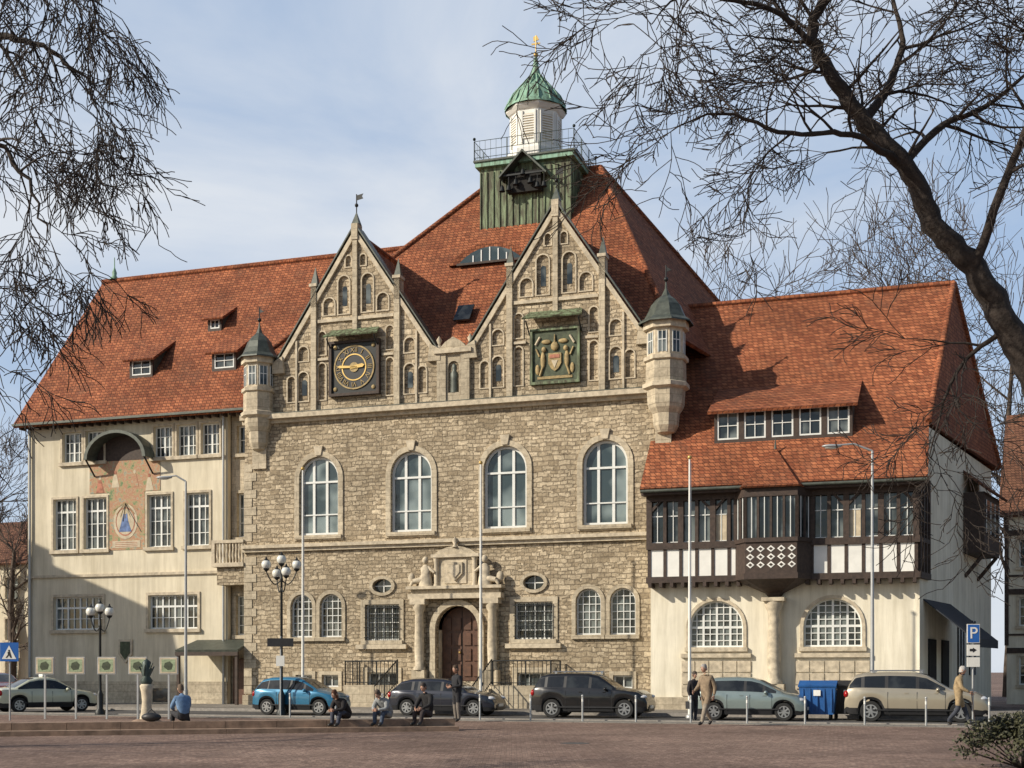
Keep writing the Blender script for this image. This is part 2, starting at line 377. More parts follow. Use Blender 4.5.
a.prism('bronze', [(cx-.26,cz+.1),(cx+.26,cz+.1),(cx+.26,cz-.3),(cx+.14,cz-.5),(cx,cz-.6),(cx-.14,cz-.5),(cx-.26,cz-.3)], -.17, -.12)
a.prism('mural_red', [(cx-.2,cz+.04),(cx+.2,cz+.04),(cx+.2,cz-.1),(cx-.2,cz-.1)], -.185, -.17); a.prism('mural_pale', [(cx-.13,cz-.18),(cx+.13,cz-.18),(cx,cz-.48)], -.185, -.17)
for sg in (-1, 1):
    a.ball('bronze', (cx+sg*.48,-.15,cz-.15), (.1,.05,.34), 8); a.ball('bronze', (cx+sg*.44,-.16,cz+.26), (.1,.06,.11), 8)
    a.ball('bronze', (cx+sg*.34,-.15,cz+.55), (.2,.04,.09), 8); a.cyl('bronze', (cx+sg*.48,-.15,cz-.4), (cx+sg*.6,-.15,cz-.75), .05, n=6); a.cyl('bronze', (cx+sg*.62,-.15,cz), (cx+sg*.75,-.15,cz+.3), .04, n=6)
    a.cyl('mural_pale', (cx+sg*.6,-.14,cz+.75), (cx+sg*.78,-.14,cz+.45), .05, n=6); a.ball('bronze', (cx+sg*.7,-.14,cz-.5), (.09,.03,.2), 8)
a.ball('bronze', (cx,-.16,cz+.36), (.16,.06,.18), 8); a.cyl('bronze', (cx,-.16,cz+.5), (cx,-.16,cz+.82), .05, .02, 6)
a.box('bronze', (cx-.7,-.15,cz-.88), (cx+.7,-.121,cz-.78))
for cc in (5.12, 13.62):
    a.slab('copperd', [(cc-1.2,-.6,15.15),(cc+1.2,-.6,15.15),(cc+1.05,-.05,15.5),(cc-1.05,-.05,15.5)], .06)
    for sg in (-1, 1): a.cyl('dark', (cc+sg*1.05,-.55,15.05), (cc+sg*1.05,-.05,14.6), .03, n=5)
a.box('ashlar', (8.72,-.14,12.23), (9.1,.35,14.15)); a.box('ashlar', (9.72,-.14,12.23), (10.1,.35,14.15))
a.wall('ashlar', rect(9.1,9.72,12.23,14.15), [arch(9.18,9.64,12.6,13.85,8)], -.08, .1)
a.box('trim', (9.1,.1,12.23), (9.72,.35,14.15))
a.box('trim', (8.62,-.24,14.15), (10.2,.42,14.32)); a.prism('ashlar', [(8.8,14.32),(10.02,14.32),(9.75,14.6),(9.41,14.8),(9.07,14.6)], -.15, .3)
for x in (8.75, 10.07): a.lathe('trim', (x,.05,14.32), [(.14,0),(.14,.15),(.05,.25),(.12,.42),(0,.6)], 8)
a.lathe('slate', (9.41,0,12.6), [(.17,0),(.15,.5),(.17,.75),(.08,.88),(.1,.98),(.09,1.1),(0,1.18)], 10, sy=.6)
def turret(cx, r, zb, ze, ztip):
    z0 = 12.2
    prof = [(.05, zb), (r*.45, zb+.1), (r*.62, zb+.35), (r*.66, zb+.8), (r*.84, zb+1.0), (r*.9, zb+1.15), (r*.95, z0), (r*1.0, z0+.05), (r*.97, 13.3)]
    a.lathe('ashlar', (cx,-.05,0), prof, 8, math.pi/8, False)
    a.lathe('trim', (cx,-.05,0), [(r*.9,z0-.15),(r*1.15,z0-.05),(r*1.15,z0+.1),(r*.9,z0+.18)], 8, math.pi/8, False)
    a.lathe('trim', (cx,-.05,0), [(r,13.12),(r*1.1,13.16),(r*1.1,13.3),(r*.93,13.31),(r*.93,ze-.3),(r*1.12,ze-.28),(r*1.12,ze),(r*.5,ze)], 8, math.pi/8, False)
    for k in range(8):
        X = Matrix.Translation((cx,-.05,0)) @ Matrix.Rotation(math.pi/4*k, 4, 'Z')
        ap = r*.93*math.cos(math.pi/8)
        a.box('glass', (-.15,-ap-.012,13.42), (.15,-ap+.05,ze-.42), X)
        a.box('frame', (-.17,-ap-.03,13.4), (-.14,-ap-.0,ze-.4), X); a.box('frame', (.14,-ap-.03,13.4), (.17,-ap-.0,ze-.4), X)
        a.box('frame', (-.14,-ap-.028,13.85), (.14,-ap-.002,13.88), X); a.box('frame', (-.012,-ap-.029,13.4), (.012,-ap-.002,ze-.4), X)
    a.lathe('slate', (cx,-.05,0), [(r*1.36,ze-.06),(r*1.34,ze),(r*1.05,ze+.16),(r*.88,ze+.4),(r*.74,ze+.66),(r*.5,ze+.88),(r*.22,ze+1.05),(.05,ze+1.3),(.03,ztip)], 8, math.pi/8, False)
    a.cyl('dark', (cx,-.05,ztip-.1), (cx,-.05,ztip+.65), .025, n=6); a.ball('dark', (cx,-.05,ztip+.12), .09, 8)
    a.prism('dark', [(cx,ztip+.4),(cx+.22,ztip+.45),(cx,ztip+.6)], -.06, -.04)
turret(.72, .68, 10.7, 14.6, 16.1); turret(17.95, .78, 10.4, 14.6, 16.15)
a.box('ashlar', (17.55,-.1,9.0), (18.15,-.004,10.6)); a.box('ashlar', (.4,-.1,10.0), (1.05,-.004,10.9))
# portal
a.prism('interior', arch(8.66, 10.46, 1.15, 4.14), .9, .95)
ring(a, 'ashlar', arch(8.65,10.47,1.1,4.15), arch(8.42,10.7,.87,4.38), -.16, .0)
a.prism('door', arch(8.68,10.44,1.17,4.12), .5, .56)
a.box('trim', (8.65,.25,1.0), (8.7,.55,3.2)); a.box('trim', (10.42,.25,1.0), (10.47,.55,3.2))
a.box('dark', (9.55,.48,1.17), (9.57,.5,4.1))
for j in range(4):
    for x in (8.8, 9.22, 9.65, 10.05):
        a.box('door', (x,.45,1.35+j*.62), (x+.3,.5,1.35+j*.62+.48))
a.ball('gold', (9.48,.44,2.3), .05, 8)
for x in (8.02, 11.1):
    a.box('ashlar', (x-.28,-.42,.2), (x+.28,-.003,1.6)); a.lathe('trim', (x,-.25,1.6), [(.24,0),(.24,.1),(.17,.16),(.2,.9),(.17,2.3),(.24,2.42),(.26,2.6)], 14)
    a.box('trim', (x-.32,-.5,4.2), (x+.32,-.003,4.42))
    a.box('rubble', (x-.2,-.2,1.6), (x+.2,-.004,4.2))
a.box('trim', (7.6,-.45,4.42), (11.52,-.004,4.62)); a.box('ashlar', (7.7,-.36,4.62), (11.42,-.004,4.8)); a.box('trim', (7.55,-.55,4.8), (11.57,-.004,4.92))
a.box('ashlar', (8.75,-.22,4.92), (10.37,-.005,6.05)); a.box('trim', (9.1,-.26,5.02), (10.02,-.22,5.95)); a.prism('ashlar', [(9.25,5.85),(9.87,5.85),(9.87,5.4),(9.56,5.1),(9.25,5.4)], -.34, -.26)
a.prism('trim', [(9.35,5.75),(9.77,5.75),(9.77,5.45),(9.56,5.22),(9.35,5.45)], -.38, -.34)
for x in (8.75, 10.37): a.lathe('trim', (x,-.25,4.92), [(.13,0),(.09,.12),(.1,1.0),(.14,1.1)], 10)
a.box('trim', (8.55,-.36,6.05), (10.57,-.145,6.18)); a.prism('ashlar', [(8.65,6.18),(10.47,6.18),(10.2,6.35),(9.9,6.45),(9.56,6.5),(9.22,6.45),(8.92,6.35)], -.3, -.15)
a.lathe('trim', (9.56,-.3,6.45), [(.12,0),(.06,.1),(.13,.25),(0,.42)], 8)
for sg in (-1, 1):
    cx = 9.56+sg*1.25
    a.lathe('trim', (cx,-.3,4.92), [(.3,0),(.26,.3),(.2,.5),(.22,.72),(.08,.86)], 10, sy=.7); a.ball('trim', (cx,-.32,5.95), (.13,.13,.16), 10)
    a.cyl('trim', (cx,-.3,5.2), (cx+sg*.5,-.4,5.12), .15, .1, 8); a.cyl('trim', (cx+sg*.5,-.4,5.12), (cx+sg*.6,-.4,4.95), .09, .06, 8)
    a.cyl('trim', (cx-sg*.12,-.32,5.68), (cx-sg*.4,-.38,5.45), .07, .05, 8); a.ball('trim', (cx+sg*.62,-.25,5.25), (.16,.14,.22), 8)
for i in range(8):
    a.box('trim', (7.6,-1.2-(7-i)*.3-.3,-.4), (11.5,-.45-(7-i)*.3+.003*i,.0+i*.145+.02))
a.box('ashlar', (5.3,-1.5,-.5), (7.58,-.125,1.0)); a.box('ashlar', (11.52,-1.5,-.5), (13.9,-.125,1.0))
def railing(p, q, h=.95, n=None):
    p = Vector(p); q = Vector(q); L = (q-p).length; n = n or int(L/.16)
    up = Vector((0,0,h)); a.cyl('dark', p+up, q+up, .028, n=6); a.cyl('dark', p+up*.12, q+up*.12, .018, n=5)
    for i in range(n+1):
        b = p.lerp(q, i/n); a.cyl('dark', b, b+up, .014 if i % 8 else .03, n=5)
railing((5.35,-1.45,1.0), (7.55,-1.45,1.0)); railing((11.55,-1.45,1.0), (13.85,-1.45,1.0)); railing((5.35,-1.45,1.0), (5.35,-.15,1.0)); railing((13.85,-1.45,1.0), (13.85,-.15,1.0))
railing((7.6,-1.45,1.05), (7.6,-3.6,.05)); railing((11.5,-1.45,1.05), (11.5,-3.6,.05))
# main roof
RL = (8.3,8,24.0); RR = (13.3,8,24.0); BR = (22.2,16.4,13.6); BL = (-.1,16.4,13.6)
for pts in ([(-.1,.26,14.3),(18.2,.26,14.3),RR,RL], [(18.2,.26,14.3),BR,RR], [(-.1,.26,14.3),RL,BL], [BL,BR,RR,RL]): a.slab('roof', pts, .14)
for p, q in ((RL,RR),(RR,(18.2,.26,14.3)),(RL,(-.1,.26,14.3)),(RR,BR)): a.cyl('roof', p, q, .13, n=8)
for c in (5.12, 13.62):
    vb = (19.35-14)/1.25
    a.slab('roof', [(c,.3,19.35),(c,vb+.5,19.35),(c+3.6,.3,14.0)], .12); a.slab('roof', [(c,.3,19.35),(c,vb+.5,19.35),(c-3.6,.3,14.0)], .12)
    a.cyl('roof', (c,.3,19.37), (c,vb,19.37), .13, n=8)
eb = lambda w, h, z=18.9: [(9.6+w*math.cos(math.pi*i/20), z+h*math.sin(math.pi*i/20)**1.8) for i in range(21)]
a.prism('roof', eb(1.9,.85), 3.75, 5.2); a.prism('glass2', eb(1.4,.6,18.93), 3.7, 3.748)
for x in (-.75, -.38, 0, .38, .75): a.box('frame', (9.6+x-.025,3.67,18.93), (9.6+x+.025,3.7,18.93+.58*math.cos(x/1.4*math.pi/2)**1.8))
a.box('wood', (8.1,3.66,18.84), (11.1,3.75,18.93))
for ux, vv in ((8.9,1.5),):
    z = 14.0+1.25*vv+.32; a.slab('carglass', [(ux,vv-.3,z-.36),(ux+.7,vv-.3,z-.36),(ux+.7,vv+.3,z+.39),(ux,vv+.3,z+.39)], .08)
# copper belvedere & lantern
bx0, bx1, by0, by1 = 8.5, 12.6, 5.6, 8.8; zt_ = 23.65
a.box('copperd', (bx0,by0,20.2), (bx1,by1,zt_))
for i in range(15):
    x = bx0+(bx1-bx0)*i/14; a.box('copperd', (x-.025,by0-.05,20.3), (x+.025,by0-.003,zt_-.2))
for i in range(11):
    y = by0+(by1-by0)*i/10; a.box('copperd', (bx1+.003,y-.025,20.3), (bx1+.05,y+.025,zt_-.2))
a.box('copper', (bx0-.2,by0-.2,zt_), (bx1+.2,by1+.2,zt_+.2)); a.box('slate', (bx0-.26,by0-.26,zt_+.2), (bx1+.26,by1+.26,zt_+.28))
hz = zt_-.45
a.box('interior', (9.85,by0-.3,22.3), (11.35,by0-.07,hz)); a.slab('slate', [(9.5,by0-.6,hz-.25),(10.6,by0-.6,hz+.85),(10.6,by0+.2,hz+.85),(9.5,by0+.2,hz-.25)], .07); a.slab('slate', [(11.7,by0-.6,hz-.25),(10.6,by0-.6,hz+.85),(10.6,by0+.2,hz+.85),(11.7,by0+.2,hz-.25)], .07)
for i, x in enumerate((9.65,9.95,10.27,10.6,10.93,11.25,11.55)):
    z = 22.35+.22*(i in (2,3,4))+.4*(i == 3); a.lathe('dark', (x,by0-.45,z), [(.14,0),(.1,.08),(.08,.2),(.03,.27),(0,.28)], 8); a.cyl('dark', (x,by0-.45,z+.25), (x,by0-.45,hz-.1), .012, n=4)
a.box('dark', (9.55,by0-.5,hz-.22), (11.65,by0-.42,hz-.15))
def rail2(p, q, n):
    p = Vector(p); q = Vector(q)
    for h in (.12, .45, .85): a.cyl('green_iron', p+Vector((0,0,h)), q+Vector((0,0,h)), .014, n=5)
    for i in range(n+1):
        b = p.lerp(q, i/n); a.cyl('green_iron', b, b+Vector((0,0,.85)), .008 if i % 6 else .026, n=5)
    for b in (p, q): a.ball('green_iron', b+Vector((0,0,.95)), .07, 8)
c4 = [(bx0-.22,by0-.22,zt_+.28),(bx1+.22,by0-.22,zt_+.28),(bx1+.22,by1+.22,zt_+.28),(bx0-.22,by1+.22,zt_+.28)]
for i in range(4): rail2(c4[i], c4[(i+1)%4], 18)
lc = (10.55, 7.15, 0)
a.lathe('white', lc, [(1.3,23.9),(1.3,24.5),(1.14,24.55),(1.14,26.2),(1.22,26.25),(1.34,26.38),(1.34,26.48),(.6,26.48)], 8, math.pi/8, False)
for k in range(8):
    X = Matrix.Translation(lc) @ Matrix.Rotation(math.pi/4*k, 4, 'Z'); ap = 1.14*math.cos(math.pi/8)
    a.box('mural_pale', (-.26,-ap-.02,24.9), (.26,-ap+.03,26.0), X)
    for j in range(10): a.box('white', (-.26,-ap-.05,24.92+j*.11), (.26,-ap-.015,24.97+j*.11), X)
    for sx in (-1, 1): a.box('white', (sx*.3-.04,-ap-.06,24.75), (sx*.3+.04,-ap-.002,26.15), X)
a.lathe('copper', lc, [(1.4,26.46),(1.38,26.56),(1.25,26.75),(1.14,27.05),(.95,27.32),(.7,27.55),(.42,27.8),(.24,28.1),(.14,28.45),(.08,28.9),(0,29.0)], 16)
for k in range(16):
    t = math.pi/8*k; pr = [(1.39,26.56),(1.15,27.05),(.71,27.56),(.25,28.1)]
    for (r0,z0),(r1,z1) in zip(pr, pr[1:]): a.cyl('copper', (lc[0]+r0*math.cos(t),lc[1]+r0*math.sin(t),z0), (lc[0]+r1*math.cos(t),lc[1]+r1*math.sin(t),z1), .03, n=4)
a.cyl('gold', (lc[0],lc[1],28.9), (lc[0],lc[1],29.9), .03, n=6); a.ball('gold', (lc[0],lc[1],29.05), .11, 10); a.box('gold', (lc[0]-.2,lc[1]-.02,29.5), (lc[0]+.2,lc[1]+.02,29.57)); a.prism('gold', [(lc[0]-.1,29.65),(lc[0]+.15,29.7),(lc[0]+.05,29.9),(lc[0]-.12,29.85)], lc[1]-.02, lc[1]+.02)
a.flush(hall, 'main_')

# --- left wing ------------------------------------------------------
Y = .8; holes = []
for x0, x1 in ((-9.74,-8.72),(-8.5,-7.55),(-4.98,-4.05),(-3.8,-2.85),(-2.6,-1.7)):
    holes.append(window(a, x0, x1, 10.9, 12.25, Y, cols=4, rows=3, sur='trim', sw=.1, mainbars=(2,)))
for x0, x1 in ((-10.22,-9.0),(-8.6,-7.4),(-5.3,-4.1),(-3.37,-2.2)):
    holes.append(window(a, x0, x1, 6.98, 9.27, Y, cols=4, rows=4, sur='trim', sw=.1, mainbars=(2,), transom=3))
for x0, x1 in ((-10.22,-7.62),(-5.24,-2.77)):
    holes.append(window(a, x0, x1, 3.4, 4.87, Y, cols=8, rows=3, sur='trim', sw=.12, mainbars=(2,4,6), transom=2))
a.wall('plaster', rect(-11.63,-1.3,-.6,12.85), holes, Y, Y+.25)
a.wall('ashlar', rect(-11.66,-1.28,-.6,1.1), [rect(-10.2,-9.3,.2,.8), rect(-5.0,-4.1,.2,.8)], Y-.08, Y-.003)
a.box('glass', (-10.2,Y-.05,.2), (-9.3,Y-.003,.8)); a.box('glass', (-5.0,Y-.05,.2), (-4.1,Y-.003,.8))
a.box('trim', (-11.66,Y-.1,5.75), (-1.28,Y-.003,5.87))
a.slab('plaster', [(-11.63,1.06,-.6),(-11.63,12.8,-.6),(-11.63,12.8,12.9),(-11.63,6.8,20.5),(-11.63,1.06,13.2)], -.25)
a.box('plaster', (-11.6,12.6,-.6), (0,12.8,12.9))
a.box('wood', (-11.9,.45,12.6), (.0,.8,12.72)); a.box('slate', (-11.95,.1,12.56), (-.05,.2,12.66))
for i in range(30): x = -11.8+i*.4; a.box('wood', (x,.4,12.45), (x+.1,.8,12.6))
a.slab('roof', [(-12.0,.2,12.6),(4.5,.2,12.6),(4.5,6.8,20.9),(-12.0,6.8,20.9)], .14); a.slab('roof', [(-12.0,13.4,12.6),(4.5,13.4,12.6),(4.5,6.8,20.9),(-12.0,6.8,20.9)], .14)
a.cyl('roof', (-12,6.8,20.95), (4.5,6.8,20.95), .13, n=8)
seg_sl = 8.3/6.6
def shed_dormer(u0, u1, v, h, pitch, z0f, sl, wood='wood', cols=2, rows=2, nwin=1, roof='roof', ov=.25):
    zb = z0f(v); zt = zb+h
    W = (u1-u0)/nwin; hs = []
    for k in range(nwin): hs.append(window(a, u0+k*W+.1, u0+(k+1)*W-.1, zb+.12, zt-.1, v, cols=cols, rows=rows, sur=None, sill=False, depth=.08, bar=.03))
    a.wall(wood, rect(u0,u1,zb-.2,zt), hs, v, v+.12)
    vb = v+h/(sl-pitch)
    for u in (u0, u1): a.prism('slate', [(v+.12,zb-.1),(v+.12,zt),(vb,zt+pitch*(vb-v))], 0, .08, Matrix.Translation((u-(.08 if u == u1 else 0),0,0)) @ Matrix(((0,1,0,0),(1,0,0,0),(0,0,1,0),(0,0,0,1))))
    vb2 = v-ov+(h+.1)/(sl-pitch)+.6
    a.slab(roof, [(u0-.2,v-ov,zt+.05-pitch*ov),(u1+.2,v-ov,zt+.05-pitch*ov),(u1+.2,vb2,zt+.05+pitch*(vb2-v)),(u0-.2,vb2,zt+.05+pitch*(vb2-v))], .1)
zf = lambda v: 12.6+seg_sl*(v-.2)
shed_dormer(-7.0,-5.8,1.9,.9,.66,zf,seg_sl,wood='wood'); shed_dormer(-2.75,-1.55,1.9,.9,.66,zf,seg_sl,wood='wood'); shed_dormer(-4.1,-3.4,3.75,.65,.62,zf,seg_sl,wood='wood',cols=2,rows=1)
a.box('mural', (-7.26,Y-.02,6.9), (-5.44,Y-.004,9.45)); a.box('mural', (-8.3,Y-.02,9.452), (-4.65,Y-.004,10.85))
cir = lambda x, z, rx, rz, n=20: [(x+rx*math.cos(i*2*math.pi/n), z+rz*math.sin(i*2*math.pi/n)) for i in range(n)]
a.prism('mural_pale', cir(-6.42,8.15,.62,.78), Y-.03, Y-.021); a.prism('mural_red', cir(-6.42,8.15,.5,.64), Y-.034, Y-.031); a.prism('mural_pale', cir(-6.42,8.15,.45,.58), Y-.038, Y-.035)
a.prism('mural_blue', [(-6.75,7.7),(-6.1,7.7),(-6.28,8.2),(-6.32,8.5),(-6.52,8.5),(-6.6,8.2)], Y-.043, Y-.039); a.prism('mural_pale', cir(-6.42,8.58,.09,.11,10), Y-.046, Y-.04); a.cyl('dark', (-6.42,Y-.04,8.95), (-6.2,Y-.5,8.1), .02, n=5)
for k in range(7):
    t = math.pi*(1.15+.7*k/6); a.box('bronze', (-.012,0,0), (.012,.004,.7), Matrix.Translation((-6.42,Y-.05,9.0)) @ Matrix.Rotation(math.pi/2-t, 4, 'Y'))
a.box('mural_pale', (-7.1,Y-.03,7.0), (-5.65,Y-.021,7.3))
for j in range(3): a.box('mural_red', (-6.95,Y-.034,7.05+j*.08), (-5.8,Y-.031,7.075+j*.08))
# robed painted figures either side of the dial
for x, z, m1, m2 in ((-7.75,9.75,'mural_red','mural_pale'),(-5.2,9.75,'mural_pale','mural_red'),(-6.95,9.95,'mural_pale','mural_red'),(-5.95,9.95,'mural','mural_pale')):
    a.prism(m1, [(x-.2,z-.28),(x+.22,z-.28),(x+.12,z+.1),(x+.06,z+.3),(x-.08,z+.3),(x-.14,z+.05)], Y-.028, Y-.021); a.prism(m2, cir(x,z+.38,.07,.09,10), Y-.028, Y-.021)
hood_i = [(-6.5+1.42*math.cos(math.pi*i/16), 10.85+1.1*math.sin(math.pi*i/16)) for i in range(17)]
hood_o = [(-6.5+1.58*math.cos(math.pi*i/16), 10.85+1.23*math.sin(math.pi*i/16)) for i in range(17)]
a.prism('wood', hood_i, Y-.03, Y-.003)  # dark half-disc paints in the shade under the hood
for i in range(16): a.prism('slate', [hood_i[i],hood_i[i+1],hood_o[i+1],hood_o[i]], Y-.75, Y-.003)
for x in (-8.0,-5.0): a.cyl('dark', (x,Y-.7,10.85), (x,Y-.05,10.2), .04, n=6)
a.prism('trim', [(-6.75,2.95),(-6.05,2.95),(-6.05,2.3),(-6.4,1.9),(-6.75,2.3)], Y-.08, Y-.003); a.prism('heraldic', [(-6.65,2.85),(-6.15,2.85),(-6.15,2.35),(-6.4,2.05),(-6.65,2.35)], Y-.1, Y-.081)
a.cyl('pole', (-1.45,Y-.1,-.2), (-1.45,Y-.1,12.6), .055, n=8); a.cyl('pole', (-11.45,Y-.1,-.2), (-11.45,Y-.1,12.6), .055, n=8)
hs = [window(a, -1.05,-.2,3.1,4.8,1.1,cols=2,rows=4,sur='ashlar',sw=.12), window(a,-1.0,-.25,7.3,9.2,1.1,cols=2,rows=3,sur='ashlar',sw=.12), window(a,-1.0,-.25,10.9,12.1,1.1,cols=2,rows=2,sur='ashlar',sw=.12)]
a.wall('ashlar', rect(-1.3,0,-.6,12.85), hs, 1.1, 1.35)
a.box('trim', (-1.55,-.1,5.95), (-.03,1.1,6.12)); a.box('trim', (-1.55,-.1,6.95), (-.03,.08,7.08)); a.box('trim',(-1.55,-.1,6.12),(-1.4,.08,6.95))
for i in range(9): a.lathe('trim', (-1.3+i*.15,-.01,6.12), [(.05,0),(.035,.1),(.065,.3),(.035,.6),(.05,.83)], 8)
a.box('rubble', (-1.4,.1,5.2), (-.03,1.1,5.95))
a.box('door', (-1.15,.98,-.2), (-.15,1.1,2.1)); a.slab('slate', [(-3.0,-.6,2.45),(.0,-.6,2.45),(-.1,.79,2.9),(-2.8,.79,2.9)], .1); a.box('wood', (-3.0,-.6,2.2), (.0,-.5,2.36))
for x in (-2.9,-.1): a.box('wood', (x-.06,-.55,-.3), (x+.06,-.43,2.2))
a.lathe('copper', (-11.3,6.8,21.0), [(.25,0),(.1,.2),(.12,.35),(.03,.6),(.02,1.1)], 8)
a.flush(hall, 'left_wing_')

# --- right wing -----------------------------------------------------
Y = -.9; x0r, x1r = 17.55, 27.0
holes = [window(a, 19.0,20.96,2.43,4.12,Y,cols=8,rows=7,arched=True,sur='trim',sw=.12,mainbars=(2,4,6),transom=3,bar=.035), window(a, 23.1,25.12,2.43,4.14,Y,cols=8,rows=7,arched=True,sur='trim',sw=.12,mainbars=(2,4,6),transom=3,bar=.035)]
a.wall('plaster2', rect(x0r,x1r,-.6,4.9), holes, Y, Y+.25)
a.box('plaster2', (x0r,Y+.25,-.6), (x0r+.25,0,8.3))
a.box('ashlar', (x0r-.03,Y-.1,-.6), (x1r+.03,Y-.003,.6))
for xx0, xx1 in ((18.7,21.25),(22.8,25.4)):
    a.box('trim', (xx0,Y-.14,2.05), (xx1,Y-.003,2.2))
    for k in range(5):
        for j in range(3):
            w = (xx1-xx0)/5; a.box('trim', (xx0+k*w+.02,Y-.05,.65+j*.44), (xx0+(k+1)*w-.02,Y-.004,.65+j*.44+.4))
T = -1.35
a.box('wood', (x0r-.05,T-.12,4.78), (x1r+.1,T+.4,5.0)); a.box('wood', (x0r-.05,T-.08,6.0), (x1r+.08,T+.1,6.24)); a.box('wood', (x0r-.05,T-.08,7.75), (x1r+.08,T+.3,8.05))
a.box('white', (x0r,T,5.0), (x1r,T+.25,6.0))
a.box('glass', (x0r,T+.1,6.24), (x1r,T+.12,7.75)); a.box('interior', (x0r,T+.3,6.24), (x1r,T+.35,7.75))
n = 16
for i in range(n+1):
    x = x0r+.05+(x1r-x0r-.1)*i/n
    big = i % 2 == 0
    w = .1 if big else .06
    a.box('wood', (x-.06,T-.03+.001*i,5.0), (x+.06,T+.09,6.0))
    a.box('wood', (x-w,T-.06+.001*i,6.24), (x+w,T+.12,7.75))
    if i < n:
        xa = x+.1; xb = x0r+.05+(x1r-x0r-.1)*(i+1)/n-.1
        a.box('frame', (xa,T+.05,7.2), (xb,T+.095,7.235)); a.box('frame', (xa,T+.05,6.24), (xb,T+.094,6.28))
        if i in (4,12): a.box('mural_pale', (xa,T+.07,6.28), (xb,T+.099,7.2))
        xm = (xa+xb)/2; a.box('frame', (xm-.014,T+.05,6.24), (xm+.014,T+.098,7.75))
        if i % 4 in (0, 3):   # curved braces below the eave
            xq = x+(.08 if i % 4 == 0 else (x1r-x0r-.1)/n-.08); dx = .28 if i % 4 == 0 else -.28
            a.prism('wood', [(xq,7.35),(xq,7.5),(xq+dx,7.75),(xq+dx*1.35,7.75)], T-.04, T+.04)
for i in range(24): x = x0r+.1+i*(x1r-x0r-.2)/23; a.box('wood', (x-.06,T-.16,4.62), (x+.06,Y,4.778))
o0, o1, OT = 20.75, 23.45, -2.05
pl = [(o0,T),(o0+.45,OT),(o1-.45,OT),(o1,T)]
def oriel_band(mat, z0, z1, g=0):
    P = [(o0-g,T),(o0+.45-g*.5,OT-g),(o1-.45+g*.5,OT-g),(o1+g,T)]
    n = 4; vs = [(x,y,z0) for x, y in P]+[(x,y,z1) for x, y in P]
    a.add(mat, vs, [(0,1,2,3),(7,6,5,4)]+[(i,(i+1)%n,n+(i+1)%n,n+i) for i in range(n)])
oriel_band('wood', 4.8, 5.0, .08); oriel_band('wood', 5.0, 6.1, 0); oriel_band('wood', 6.1, 6.25, .06); oriel_band('glass', 6.25, 7.7, -.06); oriel_band('wood', 7.7, 8.05, .05)
for p, q in zip(pl, pl[1:]):
    p = Vector(p); q = Vector(q); L = (q-p).length; k = max(2, int(L/.42))
    for i in range(k+1):
        c = p.lerp(q, i/k); w = .06 if i in (0,k) else .04; a.box('wood', (c.x-w,c.y-w,6.25), (c.x+w,c.y+w,7.7))
        if i < k:
            c2 = p.lerp(q, (i+.5)/k); a.box('frame', (c2.x-.014,c2.y-.02,6.25), (c2.x+.014,c2.y+.02,7.7))
for k in range(5):
    cx = o0+.45+(k+.5)*(o1-o0-.9)/5
    for zc in (5.3, 5.58, 5.86):
        s_ = .12
        a.prism('white', [(cx,zc-s_),(cx+s_*1.2,zc),(cx,zc+s_),(cx-s_*1.2,zc)], OT-.02, OT-.003); a.prism('wood', [(cx,zc-.06),(cx+.075,zc),(cx,zc+.06),(cx-.075,zc)], OT-.03, OT-.021)
for z0, z1, s0, s1 in ((4.35,4.8,.25,1.0),(4.1,4.35,.1,.25)):
    cx = 22.1; vs = []
    for z, s in ((z0,s0),(z1,s1)): vs += [(cx+(x-cx)*s, T+.4+(y-T-.4)*s, z) for x, y in pl]
    a.add('wood', vs, [(0,1,2,3),(7,6,5,4)]+[(i,(i+1)%4,4+(i+1)%4,4+i) for i in range(4)])
a.slab('roof', [(o0-.15,T+.5,8.05),(o0+.35,OT-.25,8.05),(22.1,T+.6,9.6)], .08); a.slab('roof', [(o0+.35,OT-.25,8.05),(o1-.35,OT-.25,8.05),(22.1,T+.6,9.6)], .08); a.slab('roof', [(o1-.35,OT-.25,8.05),(o1+.15,T+.5,8.05),(22.1,T+.6,9.6)], .08)
a.cyl('slate', (22.1,T+.55,9.55), (22.1,T+.55,9.95), .05, .01, 6)
a.box('ashlar', (21.72,-1.5,-.5), (22.48,-.9,1.1)); a.lathe('trim', (22.1,-1.25,1.1), [(.3,0),(.3,.12),(.21,.2),(.24,.8),(.2,2.4),(.2,2.5),(.33,2.8),(.34,2.95)], 16); a.box('trim', (21.7,-1.6,4.05), (22.5,-.9,4.18))
sl = 8.6/7.8
zr = lambda v: 8.2+sl*(v+1.85)
a.slab('roof', [(17.35,-1.85,8.2),(27.35,-1.85,8.2),(27.35,.1,zr(.1)),(28.2,5.95,16.8),(17.35,5.95,16.8)], .14)
a.slab('roof', [(27.35,.1,zr(.1)),(30.1,12.1,zr(.1)),(28.2,5.95,16.8)], .14)
a.slab('roof', [(17.35,12.1,zr(.1)),(30.1,12.1,zr(.1)),(28.2,5.95,16.8),(17.35,5.95,16.8)], .14)
for p, q in (((17.35,5.95,16.85),(28.2,5.95,16.85)), ((28.2,5.95,16.85),(27.35,.1,zr(.1)+.05)), ((28.2,5.95,16.85),(30.1,12.1,zr(.1)+.05))): a.cyl('roof', p, q, .12, n=8)
a.box('wood', (17.4,-1.82,7.95), (27.3,-1.35,8.05)); a.cyl('slate', (17.4,-1.93,8.08), (27.4,-1.93,8.08), .06, n=8)
shed_dormer(19.8,24.75,-.25,1.25,.52,zr,sl,wood='wood',cols=2,rows=2,nwin=5,roof='roof',ov=.35)
e0 = Vector((27.0,-1.2,0)); e1 = Vector((29.75,11.8,0))
def endw(t, z): p = e0.lerp(e1, t); return (p.x, p.y, z)
